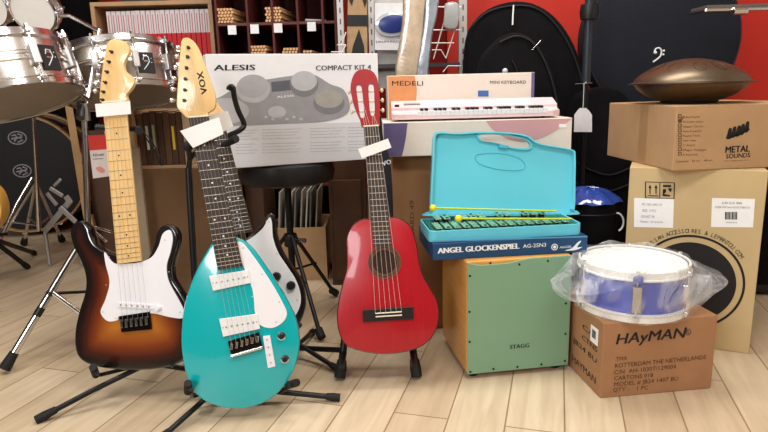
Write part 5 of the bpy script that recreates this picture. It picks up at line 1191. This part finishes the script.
# snare stand in front of it
Yq = 3.3; sp_ = PY(38, 222, Yq); sq = thing('drum_stand', 'thin chrome stand in front of the black bass drum', 'stand', T(sp_.x, Yq, 0))
ctube(sq, [PY(39, 231, Yq), PY(36.5, 180, Yq), PY(33, 118, Yq)], .012, 'pole')
e = PZ(24, 243, .02); 
for e in (PZ(24, 243, .02), PZ(62, 240, .02), V((sp_.x-.35, Yq+.1, .02))):
    lg = ctube(sq, [PY(36, 182, Yq), e], .009, 'leg'); d = (e-PY(36, 182, Yq)).normalized(); MB(True).tube([e-d*.05, e], [.016, .022], 12).build('rubber_foot', rubber, lg, smooth=True)
    ctube(sq, [PY(36, 182, Yq).lerp(e, .55), PY(38, 225, Yq)], .006, 'brace', chrome, lg)
ctube(sq, [PY(0, 240, 3.1), PY(16, 205, 3.2), PY(32, 178, Yq)], .009, 'side_leg'); 
ctube(sq, [PY(33, 118, Yq), PY(30, 108, Yq)], .018, 'top_clamp', dark_metal)
# folding hi-hat frame / pedal
Yw = 3.15; pf = PY(55, 215, Yw); hs = thing('pedal_frame', 'pale metal folding pedal frame leaning by the bass drum', 'pedal', T(pf.x, Yw, 0)); pale = mat('pale_metal', (172, 170, 168), .4, .7)
def flat(root, a, b_, w, name, Y=Yw, t=.012, m=pale):
    A, B = PY(*a, Y), PY(*b_, Y); d = (B-A); L = d.length; z = d.normalized(); y = V((0, 1, 0)); x = y.cross(z).normalized(); R = Matrix((x, y, z)).transposed(); mb = MB(True); mb.box((A+B)/2, (w, t, L), R); return mb.build(name, m, root, bevel=.002)
flat(hs, (45, 231), (71, 200), .030, 'foot_bar'); flat(hs, (60, 207), (76, 222), .026, 'cross_bar', Yw-.02); flat(hs, (47, 193), (57, 205), .02, 'upper_bar'); flat(hs, (50, 188), (63, 196), .02, 'upper_bar', Yw-.02); flat(hs, (54, 186), (61, 179), .015, 'link_bar'); flat(hs, (66, 196), (71, 203), .03, 'hinge_plate', Yw-.03)
e_ = PY(45, 231, Yw); MB(True).tube([e_, V((e_.x-.0, e_.y, .01))], .01, 10).build('support_leg', pale, hs)
e_ = PY(76, 222, Yw-.02); MB(True).tube([e_, V((e_.x, e_.y, .01))], .01, 10).build('support_leg', pale, hs)
# yellow guitar at the left edge on a stand
Yg = 2.75; yb_ = PY(-29, 205, Yg); ym = Matrix.Translation((yb_.x, Yg, yb_.z)); yg = thing('acoustic_guitar', 'honey yellow acoustic guitar cut by the left edge of the frame', 'guitar', ym)
MB().slab(smooth_closed([(0, -.14), (.09, -.115), (.135, -.04), (.128, .05), (.085, .11), (.09, .17), (.10, .21), (.07, .27), (.02, .29), (-.02, .29), (-.07, .27), (-.10, .21), (-.09, .17), (-.085, .11), (-.128, .05), (-.135, -.04), (-.09, -.115)], 4), 0, .07, .006).build('body', woodmat('spruce_yellow', (236, 186, 96), (226, 170, 80), .3, coat=.5), yg, smooth=True)
MB().slab(circ((0, .13), .035, 30), -.0006, .0004).build('sound_hole', ink, yg); MB().slab([(-.06, -.03), (.06, -.03), (.06, -.01), (-.06, -.01)], -.008, .0, .002).build('bridge', dkwood, yg)
MB().slab([(-.02, .17), (.02, .17), (.018, .56), (-.018, .56)], -.006, .012, .002).build('neck', dkwood, yg); MB().slab([(-.02, .56), (.02, .56), (.028, .66), (-.028, .66)], -.003, .012, .002).build('headstock', tan, yg)
for k in range(6): MB().tube([(-.014+k*.0056, -.0085, -.02), (-.012+k*.0048, -.008, .57)], .0005, 5).build('string', nickel, yg)
gs = thing('guitar_stand', 'black stand under the yellow guitar at the left edge', 'guitar stand', T(yb_.x, Yg+.06, 0)); hub = V((yb_.x, Yg+.09, yb_.z-.18))
limb(gs, [hub, PZ(34, 253, .014)], .012, 'leg', foot=.05, fr=.016); limb(gs, [hub, V((yb_.x-.25, Yg-.1, .014))], .012, 'leg', foot=.05, fr=.016); limb(gs, [hub, V((yb_.x, Yg+.35, .014))], .012, 'leg', foot=.05, fr=.016)
limb(gs, [hub, V((yb_.x, Yg+.10, yb_.z+.4))], .009, 'post')
for sx_ in (-1, 1): limb(gs, [hub, V((yb_.x+sx_*.09, Yg+.08, yb_.z-.16)), V((yb_.x+sx_*.09, Yg-.03, yb_.z-.142))], .008, 'cradle_arm')
# red and white leaflet
lf = thing('leaflet', 'red and white leaflet hanging behind the neck of the sunburst guitar', 'leaflet', Matrix.Translation(PY(98, 158, 2.09)))
MB().slab(trace(lf, [(88, 137), (107, 136), (111, 176), (93, 178.5)]), 0, .0016).build('paper', mat('leaflet_white', (226, 214, 210), .6), lf)
MB().slab(trace(lf, [(88, 135.5), (107, 134.5), (108.5, 149), (89.5, 150.5)], -.001), -.0012, -.0003).build('red_panel', mat('leaflet_red', (214, 52, 44), .6), lf)
text(lf, [('4 Drums', (93, 156.5), (104, 155.5), 2.6)], ink); text(lf, [('TIMPANI', (93, 160), (103, 159), 1.2)], ink)
MB().slab(smooth_closed(trace(lf, [(96, 168), (100, 166.5), (105, 170), (103, 173), (98, 171)]), 3), -.0012, -.0003).build('printed_patch', mat('patch_pink', (226, 150, 140), .6), lf)
MB(True).tube([PY(90, 137, 2.095), PY(87, 128, 2.12)], .0015, 6).build('string', ink, lf)
# dark bags and cabinet at the back left
softbag('gig_bag', 'tall black gig bag standing against the bookcase at the upper left', [(57, 226), (57, 60), (60, -10), (75, -30), (90, -10), (91, 60), (91, 226), (75, 226)], 4.34, .14, blackf)
softbag('gig_bag', 'wide black gig bag behind the chrome drums', [(-30, 228), (-30, 40), (-24, -20), (10, -40), (45, -20), (54, 30), (56, 228), (10, 228)], 4.52, .14, blackf)
cb = thing('cabinet', 'dark wooden cabinet behind the neck of the sunburst guitar', 'cabinet', T(PY(90, 200, 3.05).x, 3.06, 0)); MB().b3((0, 0, 0), (.11, .3, PY(95, 132, 3.0).z)).build('side_panel', dkwood, cb, bevel=.002)
MB().b3((.11, 0, 0), (.20, .3, PY(95, 132, 3.0).z)).build('pale_panel', mat('board_pale', (176, 150, 122), .6), cb, bevel=.002)
cl = thing('cabinet', 'dark wooden low cabinet behind the half-hidden white guitar', 'cabinet', T(PY(240, 200, 2.64).x, 2.74, 0)); MB().b3((0.0, 0, 0), (.085, .3, PY(250, 172, 2.74).z)).build('body', dkwood, cl, bevel=.003)
